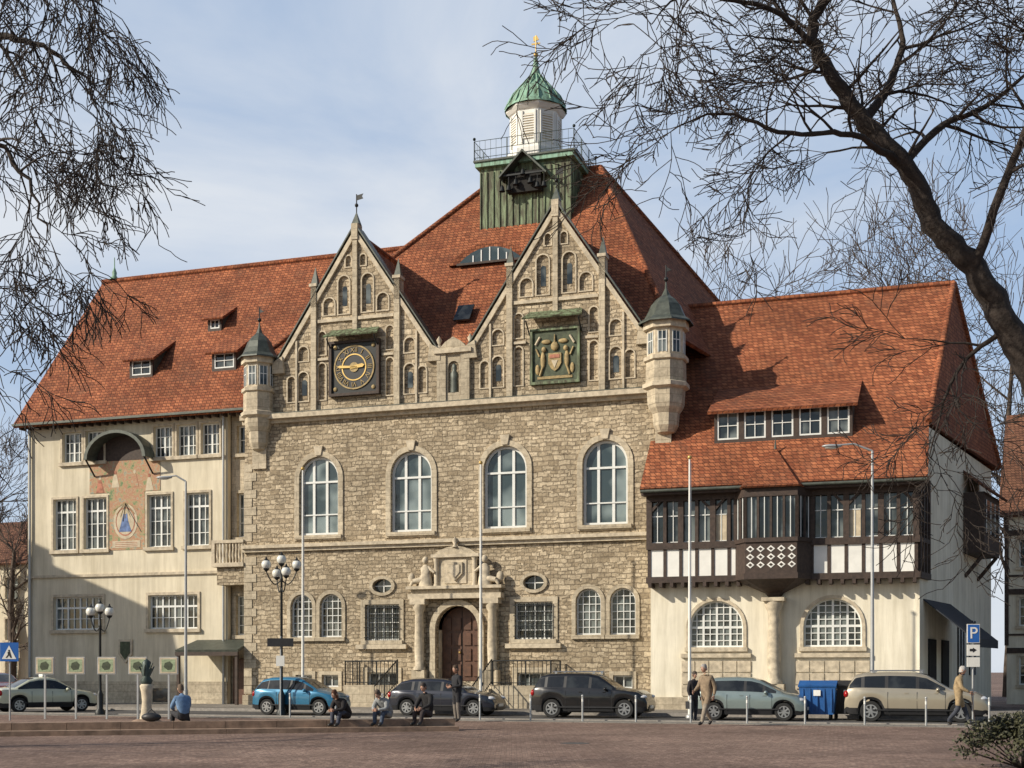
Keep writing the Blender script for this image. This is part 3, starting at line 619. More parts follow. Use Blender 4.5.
vs = [endw(.02,-.6),endw(1,-.6),endw(1,10.25),endw(.1,10.25),endw(0,8.5),endw(0,4.9),endw(.02,4.9)]
vs2 = [(x-.25,y+.05,z) for x, y, z in vs]; n = len(vs)
a.add('plaster2', vs+vs2, [tuple(range(n)), tuple(range(2*n-1,n-1,-1))]+[(i,(i+1)%n,n+(i+1)%n,n+i) for i in range(n)])
d = (e1-e0).normalized(); ang = math.atan2(d.y, d.x)
XE = Matrix.Translation(e0) @ Matrix.Rotation(ang, 4, 'Z')
a.box('wood', (.0,-.12,4.78), (1.5,.0,5.0), XE); a.box('wood', (-.1,-.1,6.05), (1.4,-.003,6.2), XE); a.box('glass', (.15,-.05,6.25), (1.3,-.004,7.8), XE)
for x in (.0,.45,.9,1.35): a.box('wood', (x,-.11,5.0), (x+.12,-.006,8.3), XE)
for xx in (7.5,):
    a.box('wood', (xx,-.8,6.2), (xx+3.2,-.003,8.6), XE); a.box('glass', (xx+.2,-.83,7.0), (xx+3.0,-.8,8.3), XE); a.slab('roofdark', [XE@Vector((xx-.2,-1.1,8.6)),XE@Vector((xx+3.4,-1.1,8.6)),XE@Vector((xx+3.2,0,9.5)),XE@Vector((xx,0,9.5))], .1)
    for q in (.2,1.1,2.0,2.9): a.box('frame', (xx+q,-.85,7.0), (xx+q+.06,-.831,8.3), XE)
    for q in (.3, 2.8): a.cyl('wood', XE@Vector((xx+q,-.75,6.2)), XE@Vector((xx+q,0,5.3)), .08, n=6)
a.slab('awning', [XE@Vector((.8,0,4.1)),XE@Vector((5.2,0,4.1)),XE@Vector((5.2,-1.7,2.7)),XE@Vector((.8,-1.7,2.7))], .04)
a.box('awning', (.8,-1.72,2.4), (5.2,-1.69,2.7), XE)
for xx in (1.5, 3.6, 6.4, 8.6): a.box('interior', (xx,-.06,.0 if xx < 4 else 1.4), (xx+1.1,-.003,2.7 if xx < 4 else 3.6), XE)
for xx in (6.4, 8.6):
    for q in (.0,.53,1.03): a.box('frame', (xx+q,-.09,1.4), (xx+q+.06,-.062,3.6), XE)
a.box('plaster2', (17.55,11.8,-.6), (29.7,12.0,10.2))
a.flush(hall, 'right_wing_')

# ================================================================== other houses
def house(name, loc, yaw, w, d, h, rh, wall, roof, cols, rows, hip=False, timber=False):
    e = empty(name, loc, yaw); b = Acc(); hs = []
    for i in range(cols):
        for j in range(rows):
            cx = w*(i+.5)/cols; z = 1.0+j*(h-.6)/rows
            hs.append(window(b, cx-.5, cx+.5, z, z+1.45, 0, cols=2, rows=3, sur='trim', sw=.12))
    b.wall(wall, rect(0,w,-1,h), hs, 0, .25)
    b.box(wall, (0,.25,-1), (.25,d,h)); b.box(wall, (w-.25,.25,-1), (w,d,h)); b.box(wall, (.25,d-.25,-1), (w-.25,d,h))
    m = min(w, d)/2 if hip else 0
    o = .4
    A = [(-o,-o,h),(w+o,-o,h),(w+o,d+o,h),(-o,d+o,h)]; r0 = (m if hip else -o, d/2, h+rh); r1 = (w-m if hip else w+o, d/2, h+rh)
    b.slab(roof, [A[0],A[1],r1,r0], .12); b.slab(roof, [A[2],A[3],r0,r1], .12)
    if hip: b.slab(roof, [A[1],A[2],r1], .12); b.slab(roof, [A[3],A[0],r0], .12)
    else:
        for x in (0, w-.25): b.add(wall, [(x,0,h),(x,d,h),(x,d/2,h+rh-.2),(x+.25,0,h),(x+.25,d,h),(x+.25,d/2,h+rh-.2)], [(0,1,2),(5,4,3),(0,1,4,3),(1,2,5,4),(2,0,3,5)])
    if timber:
        for i in range(cols*2+1):
            x = w*i/(cols*2)
            if i % 2 == 0: b.box('wood', (x-.1,-.05,3), (x+.1,-.003,h))
        for j in range(rows):
            z = .6+j*(h-.6)/rows+2.0; b.box('wood', (0,-.06,z), (w,-.004,z+.28))
            if j: b.box('wood', (0,-.062,z-2.1), (w,-.0045,z-2.0))
    b.box(wall, (w*.3,d*.4,h+rh*.3), (w*.3+.8,d*.4+.7,h+rh+.8))
    b.flush(e); return e
uv = Vector((.948,-.3185)); vv = Vector((.3185,.948))
def loc2w(u, v): p = Vector((A0.x, A0.y))+uv*u*S+vv*v*S; return (p.x, p.y)
E1 = loc2w(-18.96,-10.65); E2 = loc2w(-28.5,-1.35)
yaw = math.atan2(E1[1]-E2[1], E1[0]-E2[0]); Lw = math.dist(E1, E2)
house('corner_house', (E1[0], E1[1], -.15), yaw+math.pi, Lw, 10, 15.9, 2.4, 'plaster', 'roof', 5, 4, hip=True)
house('brick_house', (-58, 96, -.15), -.3, 26.5, 10, 9.0, 3.5, 'plaster', 'roofdark', 9, 3)
house('timbered_house', (25.3, 66.5, -.15), -.45, 11, 9, 9.6, 6.0, 'plaster2', 'roofdark', 5, 3, timber=True)

# ================================================================== ground
def sheet(name, pts, z, mat):
    me = bpy.data.meshes.new(name); me.from_pydata([(x,y,z) for x, y in pts], [], [tuple(range(len(pts)))]); me.materials.append(M[mat])
    o = bpy.data.objects.new(name, me); scene.collection.objects.link(o); return o
sheet('ground', [(-500,-300),(500,-300),(500,900),(-500,900)], -.15, 'paving')
def mloc(u, v): p = Vector((A0.x, A0.y))+uv*u+vv*v; return (p.x, p.y)
rd = empty('road', (A0.x, A0.y, 0), TH); b = Acc()
b.box('asphalt', (-60,-10.6,-.3), (60,-5.6,-.146)); b.flush(rd)
sw = empty('sidewalk', (A0.x, A0.y, 0), TH); b = Acc()
b.box('sidewalk', (-60,-5.45,-.3), (60,3,-.03)); b.box('kerb', (-60,-5.6,-.3), (60,-5.452,-.025))
b.box('kerb', (-60,-10.85,-.3), (60,-10.602,-.10))
b.box('sidewalk', (-60,-12.2,-.3), (60,-10.852,-.135)); b.flush(sw)
mh = empty('manhole_cover', (1.5, 31, -.146)); b = Acc(); b.lathe('asphalt', (0,0,0), [(.01,.004),(.32,.004),(.36,.0)], 24, smooth=False); b.flush(mh)

wl, wr_ = Vector((-17.5,33.9)), Vector((-1.7,38.0)); dW = (wr_-wl); aW = math.atan2(dW.y, dW.x); LW = dW.length
st = empty('low_wall', (wl.x, wl.y, -.15), aW); b = Acc()
k = 0; x = 0
while x < LW-.01:
    x2 = min(LW, x+1.4); b.box('step', (x+.006,-.2,0), (x2-.006,.3,.33-.003*(k%2))); b.box('step', (x+.004,-.75,0), (x2-.004,-.203,.13+.002*(k%2))); x = x2; k += 1
b.flush(st)
def onwall(px, off=0): t = (px-wl.x)/dW.x; return (px, wl.y+dW.y*t+off)
ft = empty('fountain_stele', (-10.4, 37.0, -.15)); b = Acc()
b.lathe('step', (0,0,0), [(.42,0),(.42,.3),(.25,.36)], 16); b.lathe('trim', (0,0,.35), [(.2,0),(.16,.2),(.13,.5),(.16,.8),(.2,.95),(.15,1.0)], 12)
b.lathe('green_iron', (0,0,1.35), [(.14,0),(.18,.1),(.1,.22),(.17,.4),(.11,.52),(.13,.62),(.04,.7),(0,.72)], 10)
for k in range(6): t = k*1.05; b.cyl('green_iron', (.08*math.cos(t),.08*math.sin(t),1.6), (.22*math.cos(t+.6),.22*math.sin(t+.6),1.85+.05*(k%3)), .04, .015, 6)
b.flush(ft)
for i in range(5):
    e = empty('display_panel', (-16.7+i*1.12, 46.5-.05*i, -.15), -.1); b = Acc()
    b.box('pole', (-.03,-.03,0), (.03,.03,1.6)); b.box('pole', (-.34,-.04,1.6), (.34,.04,2.22)); b.box('mural_pale', (-.31,-.05,1.63), (.31,-.041,2.19)); b.box('palegreen', (-.25,-.056,1.69), (.25,-.051,2.13)); b.prism('heraldic', [(-.1+.02*i,1.74),(.12,1.78),(.16,1.95),(.05,2.06),(-.13,2.0),(-.17,1.86)], -.062, -.057); b.flush(e)

# ================================================================== street furniture
def globe_lamp(x, y, h, arms, name='street_lamp'):
    e = empty(name, (x,y,-.15)); b = Acc()
    b.lathe('dark', (0,0,0), [(.2,0),(.2,.15),(.12,.25),(.13,.8),(.08,.9),(.06,1.0),(.045,h-.5),(.07,h-.45),(.05,h-.4),(.03,h-.1)], 12)
    for ang, rad, z in arms:
        dx, dy = math.cos(ang), math.sin(ang); pts = []
        for i in range(9):
            t = i/8; pts.append(Vector((dx*rad*t, dy*rad*t, z-.45-.25*math.sin(math.pi*t)+.3*t*t)))
        for p, q in zip(pts, pts[1:]): b.cyl('dark', p, q, .025, n=6)
        c = pts[-1]; b.lathe('dark', (c.x,c.y,c.z), [(.03,0),(.1,.06),(.12,.12)], 10); b.ball('globe', (c.x,c.y,c.z+.27), .19, 14); b.lathe('dark', (c.x,c.y,c.z+.42), [(.13,0),(.05,.06),(.02,.15)], 8)
    b.flush(e)
globe_lamp(-16.0, 50.5, 3.9, [(0,.36,3.9),(math.pi,.36,3.9),(.0,.001,4.05)])
globe_lamp(-8.9, 50.2, 5.7, [(.1,.58,5.7),(math.pi+.1,.58,5.7),(math.pi/2+.5,.55,5.4),(-math.pi/2+.5,.55,5.4),(0,.001,5.9)])
e = empty('direction_sign', (-8.9, 49.95, 0)); b = Acc(); b.box('plastic', (-.5,-.03,2.5), (.5,.03,2.82)); b.box('white', (-.16,-.04,1.75), (.16,0,2.15)); b.cyl('pole', (0,.06,-.15), (0,.06,2.9), .03, n=8); b.flush(e)
for x, y, top in ((-8.85, 55.0, 10.2), (-1.27, 52.8, 10.1), (6.45, 47.2, 9.4)):
    e = empty('flagpole', (x,y,-.15)); b = Acc(); b.cyl('white', (0,0,0), (0,0,top), .065, .035, 10); b.lathe('pole', (0,0,0), [(.14,0),(.14,.1),(.07,.14)], 10); b.ball('gold', (0,0,top+.07), .08, 10); b.cyl('white', (.09,0,.8), (.06,0,top-.1), .006, n=4); b.box('dark', (.05,-.02,1.1), (.1,.02,1.25)); b.flush(e)
def mast(x, y, top, arm):
    e = empty('street_light', (x,y,-.15)); b = Acc(); b.cyl('pole', (0,0,0), (0,0,top), .075, .045, 10); b.cyl('pole', (0,0,top), (arm*.5,0,top+.25), .04, .035, 8); b.cyl('pole', (arm*.5,0,top+.25), (arm,0,top+.2), .035, .03, 8)
    b.ball('pole', (arm*1.1,0,top+.17), (.36,.13,.07), 12); b.ball('globe', (arm*1.12,0,top+.12), (.24,.09,.05), 10); b.cyl('pole', (0,0,0), (0,0,.9), .1, .1, 10); b.flush(e)
mast(-14.1, 56.2, 9.9, -.85); mast(12.75, 46.0, 9.5, -1.3)
for k in range(17):
    x, y = mloc(8.5+k*1.85, -11.4); e = empty('bollard', (x,y,-.135)); b = Acc(); b.cyl('pole', (0,0,0), (0,0,.85), .032, .032, 8); b.ball('pole', (0,0,.86), .042, 8); b.cyl('white', (0,0,.66), (0,0,.76), .034, n=8); b.flush(e)
e = empty('pedestrian_crossing_sign', (-17.4, 45.0, -.15)); b = Acc(); b.cyl('pole', (0,.05,0), (0,.05,2.75), .03, n=8); b.box('blue_sign', (-.32,-.02,2.05), (.32,.02,2.7)); b.prism('white', [(-.25,2.13),(.25,2.13),(0,2.6)], -.03, -.021)
b.ball('plastic', (0,-.035,2.42), (.035,.008,.035), 8); b.prism('plastic', [(-.05,2.38),(.04,2.38),(.07,2.27),(.1,2.17),(.05,2.17),(0,2.26),(-.07,2.17),(-.12,2.17),(-.04,2.28)], -.036, -.031); b.flush(e)
e = empty('parking_sign', (14.55, 41.0, -.15)); b = Acc(); b.cyl('pole', (0,.05,0), (0,.05,3.2), .03, n=8); b.box('white', (-.2,-.015,2.6), (.2,.02,3.2)); b.box('blue_sign', (-.18,-.02,2.62), (.18,-.016,3.18)); b.box('white', (-.2,-.015,2.2), (.2,.02,2.55)); b.box('white', (-.2,-.015,1.85), (.2,.02,2.15))
b.prism('plastic', [(-.12,2.34),(-.02,2.34),(-.02,2.3),(.1,2.38),(-.02,2.46),(-.02,2.42),(-.12,2.42)], -.02, -.016); b.flush(e)
text(e, 'P', .52, (0,-.024,2.9), (math.pi/2,0,0), 'white')
for k, (x, y) in enumerate(((10.75,45.6),(11.9,46.0))):
    e = empty('waste_container', (x,y,-.146), TH); b = Acc(); w = .62
    m_ = 'bluebin' if k == 0 else 'plastic'
    b.add(m_, [(-.55,-.45,.2),(.55,-.45,.2),(.55,.45,.2),(-.55,.45,.2),(-w,-.52,1.15),(w,-.52,1.15),(w,.52,1.15),(-w,.52,1.15)], [(0,3,2,1),(4,5,6,7),(0,1,5,4),(1,2,6,5),(2,3,7,6),(3,0,4,7)])
    b.slab(m_, [(-w-.03,-.56,1.2),(w+.03,-.56,1.2),(w+.03,.0,1.38),(-w-.03,.0,1.38)], .06); b.slab(m_, [(-w-.03,.0,1.38),(w+.03,.0,1.38),(w+.03,.56,1.2),(-w-.03,.56,1.2)], .06)
    for i in range(5): b.box(m_, (-.48+i*.24-.02,-.54,.3), (-.48+i*.24+.02,-.46,1.1))
    b.box('white', (-.12,-.56,.85), (.12,-.541,1.05)); b.box('plastic', (-w-.06,-.5,1.05), (w+.06,-.46,1.1))
    for x2 in (-.42,.42):
        for y2 in (-.35,.35): b.cyl('rubber', (x2-.03,y2,.1), (x2+.03,y2,.1), .1, n=12)
    b.flush(e)

# ================================================================== vehicles
def paint(name, col, metal=.3): return simple(name, col, .3, metal, var=.04, coat=.8)
PROF = {
 'hatch': [(0,.46),(.008,.6),(.035,.72),(.11,.93),(.2,.985),(.38,1.0),(.52,.985),(.6,.93),(.8,.655),(.93,.58),(.98,.5),(1,.36)],
 'sedan': [(0,.42),(.008,.62),(.03,.685),(.16,.71),(.3,.93),(.4,.99),(.5,1.0),(.57,.965),(.74,.67),(.93,.58),(.985,.48),(1,.36)],
 'suv':   [(0,.42),(.008,.6),(.03,.74),(.075,.94),(.15,.985),(.32,1.0),(.5,.99),(.58,.945),(.74,.67),(.92,.61),(.98,.52),(1,.38)],
 'estate':[(0,.42),(.008,.6),(.03,.7),(.12,.92),(.22,.985),(.4,1.0),(.52,.985),(.59,.94),(.76,.665),(.93,.58),(.98,.5),(1,.36)]}
def interp(pr, t):
    for (a0,b0),(a1,b1) in zip(pr, pr[1:]):
        if t <= a1:
            f = (t-a0)/max(1e-6, a1-a0); return b0+(b1-b0)*f
    return pr[-1][1]
def car(name, kind, loc, yaw, L, W, H, col, metal=.3, rails=False, wr=.31, taxi=False):
    e = empty(name, loc, yaw); pm = paint(name+'_paint', col, metal); b = Acc()
    pr = PROF[kind]; n = 84; zbl = .20+.05*(kind == 'suv'); wxs = (-L/2+.19*L, L/2-.185*L); ra = wr+.055
    ts = [i/(n-1) for i in range(n)]; rings = []
    def belt(t): return H*(.66-.05*t)
    for t in ts:
        x = -L/2+L*t; s = abs(2*t-1); w = W/2*(1-.16*s**7-.02*s**2)
        zt = H*interp(pr, t); zb = min(belt(t), zt-.05)
        zbot = zbl+.1*max(0, s-.93)/.07
        for wx in wxs:
            dx = abs(x-wx)
            if dx < ra: zbot = max(zbot, wr+math.sqrt(ra*ra-dx*dx))
        zbot = min(zbot, zb-.08)
        gh = zt-zb; wt = w*.96-min(.2, gh*.38)-.02
        pts = [(w*.93,zbot),(w*.985,zbot+(zb-zbot)*.25),(w,zbot+(zb-zbot)*.6),(w*.985,zbot+(zb-zbot)*.9),(w*.955,zb)]
        def lerp(f): return (w*.955+(wt-w*.955)*f, zb+(zt-.05-zb)*f)
        pts += [lerp(.1), lerp(.86), lerp(1.0), (wt*.86, zt-.012), (wt*.5, zt+.008), (0, zt+.014)]
        rings.append((x, pts))
    m = len(rings[0][1]); full = 2*m-1
    V = []
    for x, pts in rings:
        for y, z in pts: V.append((x,-y,z))
        for y, z in reversed(pts[:-1]): V.append((x,y,z))
    F = {'p': [], 'g': [], 'k': []}
    def slope(i): return (H*interp(pr, ts[min(n-1,i+1)])-H*interp(pr, ts[i]))/(L/(n-1))
    pill = {'hatch': (.2,.47,.64), 'sedan': (.28,.49), 'suv': (.13,.3,.52), 'estate': (.24,.3,.52)}[kind]
    for i in range(n-1):
        t = (ts[i]+ts[i+1])/2; gh = H*interp(pr, t)-belt(t)
        for j in range(full-1):
            jj = j if j < m-1 else full-2-j
            q = (i*full+j, i*full+j+1, (i+1)*full+j+1, (i+1)*full+j)
            k = 'p'
            if jj == 5 and gh > .1*H and .03 < t:
                k = 'g'
                if any(abs(t-p) < .009 for p in pill): k = 'k'
            if jj in (8, 9):
                sl_ = slope(i); zt = interp(pr, t)
                if .70 < zt < .965 and abs(sl_) > .2: k = 'g'
            if jj == 0: k = 'k'
            F[k].append(q)
    for k, mt in (('p', pm), ('g', 'carglass'), ('k', 'plastic')): b.add(mt, V, F[k], True)
    for i in (0, n-1): b.add(pm, [V[i*full+j] for j in range(full)], [tuple(range(full))])
    b.box('plastic', (-L/2+.15,-W/2+.24,.2), (L/2-.15,W/2-.24,.62))
    for wx in wxs:
        for sg in (-1, 1):
            y0 = sg*(W/2-.21)
            b.lathe('rubber', (0,0,0), [(wr*.62,-.09),(wr*.95,-.092),(wr,-.06),(wr,.06),(wr*.95,.092),(wr*.62,.09)], 28, X=Matrix.Translation((wx,sg*(W/2-.12),wr)) @ Matrix.Rotation(math.pi/2,4,'X'))
            b.cyl('plastic', (wx,y0,wr), (wx,sg*(W/2-.07),wr), wr*.62, n=24)
            XR = Matrix.Translation((wx,sg*(W/2-.045),wr))
            for k in range(7):
                b.box('rim', (-.03,-.015,.02), (.03,.015,wr*.6), XR @ Matrix.Rotation(k*2*math.pi/7,4,'Y'))
            b.lathe('rim', (0,0,0), [(wr*.66,-.02),(wr*.66,.02),(wr*.56,.02),(wr*.56,-.02)], 24, X=XR @ Matrix.Rotation(math.pi/2,4,'X'))
            b.cyl('rim', (wx,sg*(W/2-.07),wr), (wx,sg*(W/2-.025),wr), .06, n=10)
    for sg in (-1, 1):
        yy = sg*W/2
        b.ball('lens', (L/2-.2,sg*(W/2-.24),H*.475), (.2,.15,.085), 12); b.ball('tail', (-L/2+.07,sg*(W/2-.2),H*.55), (.1,.12,.13), 10)
        b.ball(pm, (L*.16,sg*(W/2+.07),H*.65), (.07,.1,.07), 10); b.box('plastic', (L*.15,min(yy*.92,yy*1.04),H*.62), (L*.17,max(yy*.92,yy*1.04),H*.64))
        b.box('plastic', (-L*.3,min(yy*1.0,yy*1.005)-.004,.38), (L*.3,max(yy*1.0,yy*1.005)+.004,.42))
        for tx in (-.05, .155): b.box(pm, (L*tx-.1,yy*.985-.012,H*.565), (L*tx+.02,yy*.985+.018,H*.585))
        for tx in (-.19,.015,.21): b.box('plastic', (L*tx-.006,yy*.99-.008,.34), (L*tx+.006,yy*.99+.008,H*.6))
        if rails: b.cyl('rim', (-L*.32,sg*W*.33,H+.045), (L*.06,sg*W*.33,H+.05), .022, n=6); b.box('rim', (-L*.3,sg*W*.33-.02,H-.03), (-L*.28,sg*W*.33+.02,H+.04)); b.box('rim', (L*.03,sg*W*.33-.02,H-.03), (L*.05,sg*W*.33+.02,H+.04))
    b.box('plastic', (L/2-.03,-W*.26,.25), (L/2+.02,W*.26,.42)); b.box('white', (L/2+.021,-.26,.36), (L/2+.03,.26,.47)); b.box('white', (-L/2-.03,-.26,.5 if kind != 'sedan' else .62), (-L/2-.015,.26,.61 if kind != 'sedan' else .73)); b.box('plastic', (-L/2-.014,-W*.4,.26), (-L/2+.05,W*.4,.44))
    if taxi: b.box('white', (-.1,-.2,H+.02), (.1,.2,H+.14)); b.box('plastic', (-.06,-.12,H-.01), (.06,.12,H+.02))
    for o in b.flush(e):
        if any(p.use_smooth for p in o.data.polygons): o.data.set_sharp_from_angle(angle=math.radians(50))
gz = -.146
car('hatchback_car', 'hatch', (-8.25,51.0,gz), TH, 3.6, 1.62, 1.48, (.03,.17,.30))
car('estate_car', 'estate', (-2.5,50.2,gz), TH, 4.35, 1.72, 1.43, (.015,.018,.03))
car('compact_suv', 'suv', (3.0,47.9,gz), TH, 4.35, 1.78, 1.64, (.008,.008,.009), rails=True, wr=.34)
car('compact_car', 'hatch', (8.4,45.6,gz), TH, 3.85, 1.68, 1.5, (.26,.32,.31), .5)
car('suv_car', 'suv', (13.75,44.3,gz), TH, 4.6, 1.82, 1.68, (.42,.37,.28), .5, rails=True, wr=.35)
car('taxi_car', 'sedan', (-19.7,54.6,gz), TH+1.05, 4.2, 1.75, 1.45, (.55,.56,.42), .1, taxi=True)
car('parked_car', 'hatch', (-25.3,64.0,-.03), -.9, 3.9, 1.7, 1.5, (.45,.04,.015), .1)

# ================================================================== people
SK = simple('skin', (.45,.26,.18), .6, var=.08)
def cloth(n, c): return simple(n, c, .9, var=.25, scale=12, bump=.5, bscale=22)
BASE = dict(pel=(0,0,.95), sp=(0,.01,1.12), ch=(0,.0,1.32), nb=(0,0,1.46), nt=(0,-.02,1.55),
 shL=(.175,0,1.41), elL=(.23,.03,1.13), wrL=(.24,-.06,.90), shR=(-.175,0,1.41), elR=(-.23,.03,1.13), wrR=(-.24,-.06,.90),
 hpL=(.09,0,.9), knL=(.1,-.01,.5), anL=(.1,.03,.09), toL=(.12,-.13,.035), hpR=(-.09,0,.9), knR=(-.1,-.01,.5), anR=(-.1,.03,.09), toR=(-.12,-.13,.035))
RAD = dict(pel=(.15,.115), sp=(.145,.11), ch=(.165,.12), nb=(.07,.065), nt=(.052,.052), shL=(.075,.075), elL=(.055,.055), wrL=(.034,.034), hpL=(.095,.1), knL=(.068,.07), anL=(.05,.052), toL=(.045,.035))
EDG = [('pel','sp'),('sp','ch'),('ch','nb'),('nb','nt'),('ch','shL'),('shL','elL'),('elL','wrL'),('ch','shR'),('shR','elR'),('elR','wrR'),('pel','hpL'),('hpL','knL'),('knL','anL'),('anL','toL'),('pel','hpR'),('hpR','knR'),('knR','anR'),('anR','toR')]
def person(name, loc, yaw, h, pose, top, pants, hair, shoes=(.02,.018,.016), look=0, nod=0, coat=False, longhair=False, fat=1.0, bag=None, cane=False):
    e = empty(name, loc, yaw, h/1.75); J = {k: Vector(v) for k, v in {**BASE, **pose}.items()}
    names = list(J); me = bpy.data.meshes.new('body'); me.from_pydata([J[k] for k in names], [(names.index(x), names.index(y)) for x, y in EDG], [])
    ob = bpy.data.objects.new('body', me); scene.collection.objects.link(ob)
    md = ob.modifiers.new('s', 'SKIN'); md.use_smooth_shade = True
    if not me.skin_vertices:
        bm = bmesh.new(); bm.from_mesh(me); bm.verts.layers.skin.verify(); bm.to_mesh(me); bm.free()
    for i, k in enumerate(names):
        kk = k[:-1]+'L' if k[-1] == 'R' else k
        r = RAD[kk]; f = fat*(1.12 if kk in ('shL','elL','sp','ch','pel') else 1)
        sv = me.skin_vertices[0].data[i]; sv.radius = (r[0]*f, r[1]*f); sv.use_root = (k == 'pel')
    sb = ob.modifiers.new('u', 'SUBSURF'); sb.levels = 1; sb.render_levels = 1
    bpy.context.view_layer.update(); dg = bpy.context.evaluated_depsgraph_get()
    m2 = bpy.data.meshes.new_from_object(ob.evaluated_get(dg)); bpy.data.objects.remove(ob)
    m2.materials.clear()
    for mt in (cloth(name+'_top', top), cloth(name+'_trousers', pants), simple(name+'_shoes', shoes, .5), SK): m2.materials.append(mt)
    lab = {}
    for x, y in EDG: lab[(x,y)] = 0
    for k in 'LR': lab[('hp'+k,'kn'+k)] = 1; lab[('kn'+k,'an'+k)] = 1; lab[('pel','hp'+k)] = 1; lab[('an'+k,'to'+k)] = 2
    lab[('nb','nt')] = 3
    for p in m2.polygons:
        best = 9; li = 0
        for (x, y), l in lab.items():
            A_, B_ = J[x], J[y]; d = B_-A_; t = max(0, min(1, (p.center-A_).dot(d)/d.length_squared)); q = (p.center-(A_+d*t)).length/(RAD[x[:-1]+'L' if x[-1]=='R' else x][0]+.02)
            if q < best: best = q; li = l
        if coat and li == 1:
            hz = (J['hpL']+J['hpR'])/2
            if (p.center-hz).length < .33: li = 0
        p.material_index = li; p.use_smooth = True
    bo = bpy.data.objects.new('body', m2); scene.collection.objects.link(bo); bo.parent = e
    b = Acc()
    hc = J['nt']+(J['nt']-J['nb']).normalized()*.04+Vector((0,-.02,.085))
    XH = Matrix.Translation(hc) @ Matrix.Rotation(look, 4, 'Z') @ Matrix.Rotation(nod, 4, 'X')
    n1, n2 = 20, 14; vs = []; fs = []
    for j in range(n2+1):
        ph = math.pi*j/n2; z = -math.cos(ph); r = math.sin(ph)
        for i in range(n1):
            t = 2*math.pi*i/n1; x = r*math.cos(t)*.077; y = r*math.sin(t)*.095; zz = z*.122
            if z < 0: x *= 1+.28*z; y = y*(1+.15*z)-(.012*(-z))
            vs.append((x,y,zz))
    for j in range(n2):
        for i in range(n1): fs.append((j*n1+i, j*n1+(i+1)%n1, (j+1)*n1+(i+1)%n1, (j+1)*n1+i))
    b.add(SK, vs, fs, True, XH)
    b.add(SK, [(-.016,-.088,-.035),(.016,-.088,-.035),(0,-.118,-.03),(0,-.088,.02)], [(0,1,2),(1,3,2),(0,2,3)], False, XH)
    for sx in (-1, 1):
        b.ball('white', (sx*.031,-.084,.005), (.014,.008,.008), 8, XH); b.ball('plastic', (sx*.031,-.091,.005), (.006,.004,.006), 6, XH); b.ball(SK, (sx*.08,.005,-.005), (.012,.022,.034), 8, XH)
        b.box('plastic', (sx*.031-.018,-.093,.022), (sx*.031+.018,-.086,.028), XH)
    b.ball('lip', (0,-.089,-.06), (.024,.006,.006), 8, XH)
    hm = simple(name+'_hair', hair, .8, var=.3, scale=30)
    vs = []
    for j in range(9):
        ph = math.pi*.5*j/8
        for i in range(20):
            t = 2*math.pi*i/20; front = max(0, -math.sin(t)); low = -(.055+(.09 if longhair else 0))*(1-front)+.055*front
            zz = low+(.137-low)*math.sin(ph); rr = math.cos(ph)**.65
            vs.append((rr*math.cos(t)*.087, rr*math.sin(t)*(.104 if math.sin(t) > 0 else .098)+.006, zz))
    b.add(hm, vs, [(j*20+i, j*20+(i+1)%20, (j+1)*20+(i+1)%20, (j+1)*20+i) for j in range(8) for i in range(20)], True, XH)
    for s_, sg in (('L', 1), ('R', -1)):
        w = J['wr'+s_]; d = (w-J['el'+s_]).normalized()
        inn = Vector((0,-1,0)) if abs(d.y) < .7 else Vector((0,0,1)); inn = (inn-d*inn.dot(d)).normalized(); ax = d.cross(inn)
        pc = w+d*.05
        XX = Matrix((( *inn, ), ( *ax, ), ( *d, ))).transposed().to_4x4(); XX.translation = pc
        b.ball(SK, (0,0,0), (.04,.018,.055), 10, XX)
        for k in range(4):
            x = -.027+.018*k; l = (.06,.075,.08,.07)[k]; cu = sg*.02
            p0 = XX@Vector((x,0,.035)); p1 = XX@Vector((x*1.1,cu*.5,.035+l*.55)); p2 = XX@Vector((x*1.1,cu*2,.035+l*.95))
            b.cyl(SK, p0, p1, .0095, .0085, 6); b.cyl(SK, p1, p2, .0085, .006, 6)
        b.cyl(SK, XX@Vector((.03,0,-.02)), XX@Vector((.058,sg*.008,.02)), .012, .01, 6); b.cyl(SK, XX@Vector((.058,sg*.008,.02)), XX@Vector((.06,sg*.02,.045)), .01, .007, 6)
    if cane:
        w = J['wrR']+Vector((0,-.05,-.06)); b.cyl('wood', w+Vector((0,0,.05)), (w.x-.02,w.y-.12,0), .012, n=6); b.cyl('wood', w+Vector((0,.06,.05)), w+Vector((0,-.05,.05)), .014, n=6)
    if bag:
        w = J['wr'+bag]+Vector((0,0,-.12)); b.box('plastic', (w.x-.05,w.y-.17,w.z-.32), (w.x+.05,w.y+.17,w.z-.05)); b.cyl('plastic', w+Vector((0,.1,-.05)), w+Vector((0,0,.03)), .008, n=5); b.cyl('plastic', w+Vector((0,-.1,-.05)), w+Vector((0,0,.03)), .008, n=5)
    b.flush(e)
    return e
SIT = dict(pel=(0,.05,.46), sp=(0,.04,.64), ch=(0,-.05,.84), nb=(0,-.1,.99), nt=(0,-.15,1.07), shL=(.175,-.07,.93), shR=(-.175,-.07,.93), elL=(.24,-.2,.70), elR=(-.24,-.2,.70), wrL=(.12,-.4,.62), wrR=(-.12,-.4,.62),
 hpL=(.09,.03,.44), hpR=(-.09,.03,.44), knL=(.14,-.4,.55), knR=(-.14,-.4,.55), anL=(.13,-.48,.22), anR=(-.13,-.42,.22), toL=(.15,-.64,.17), toR=(-.15,-.58,.17))
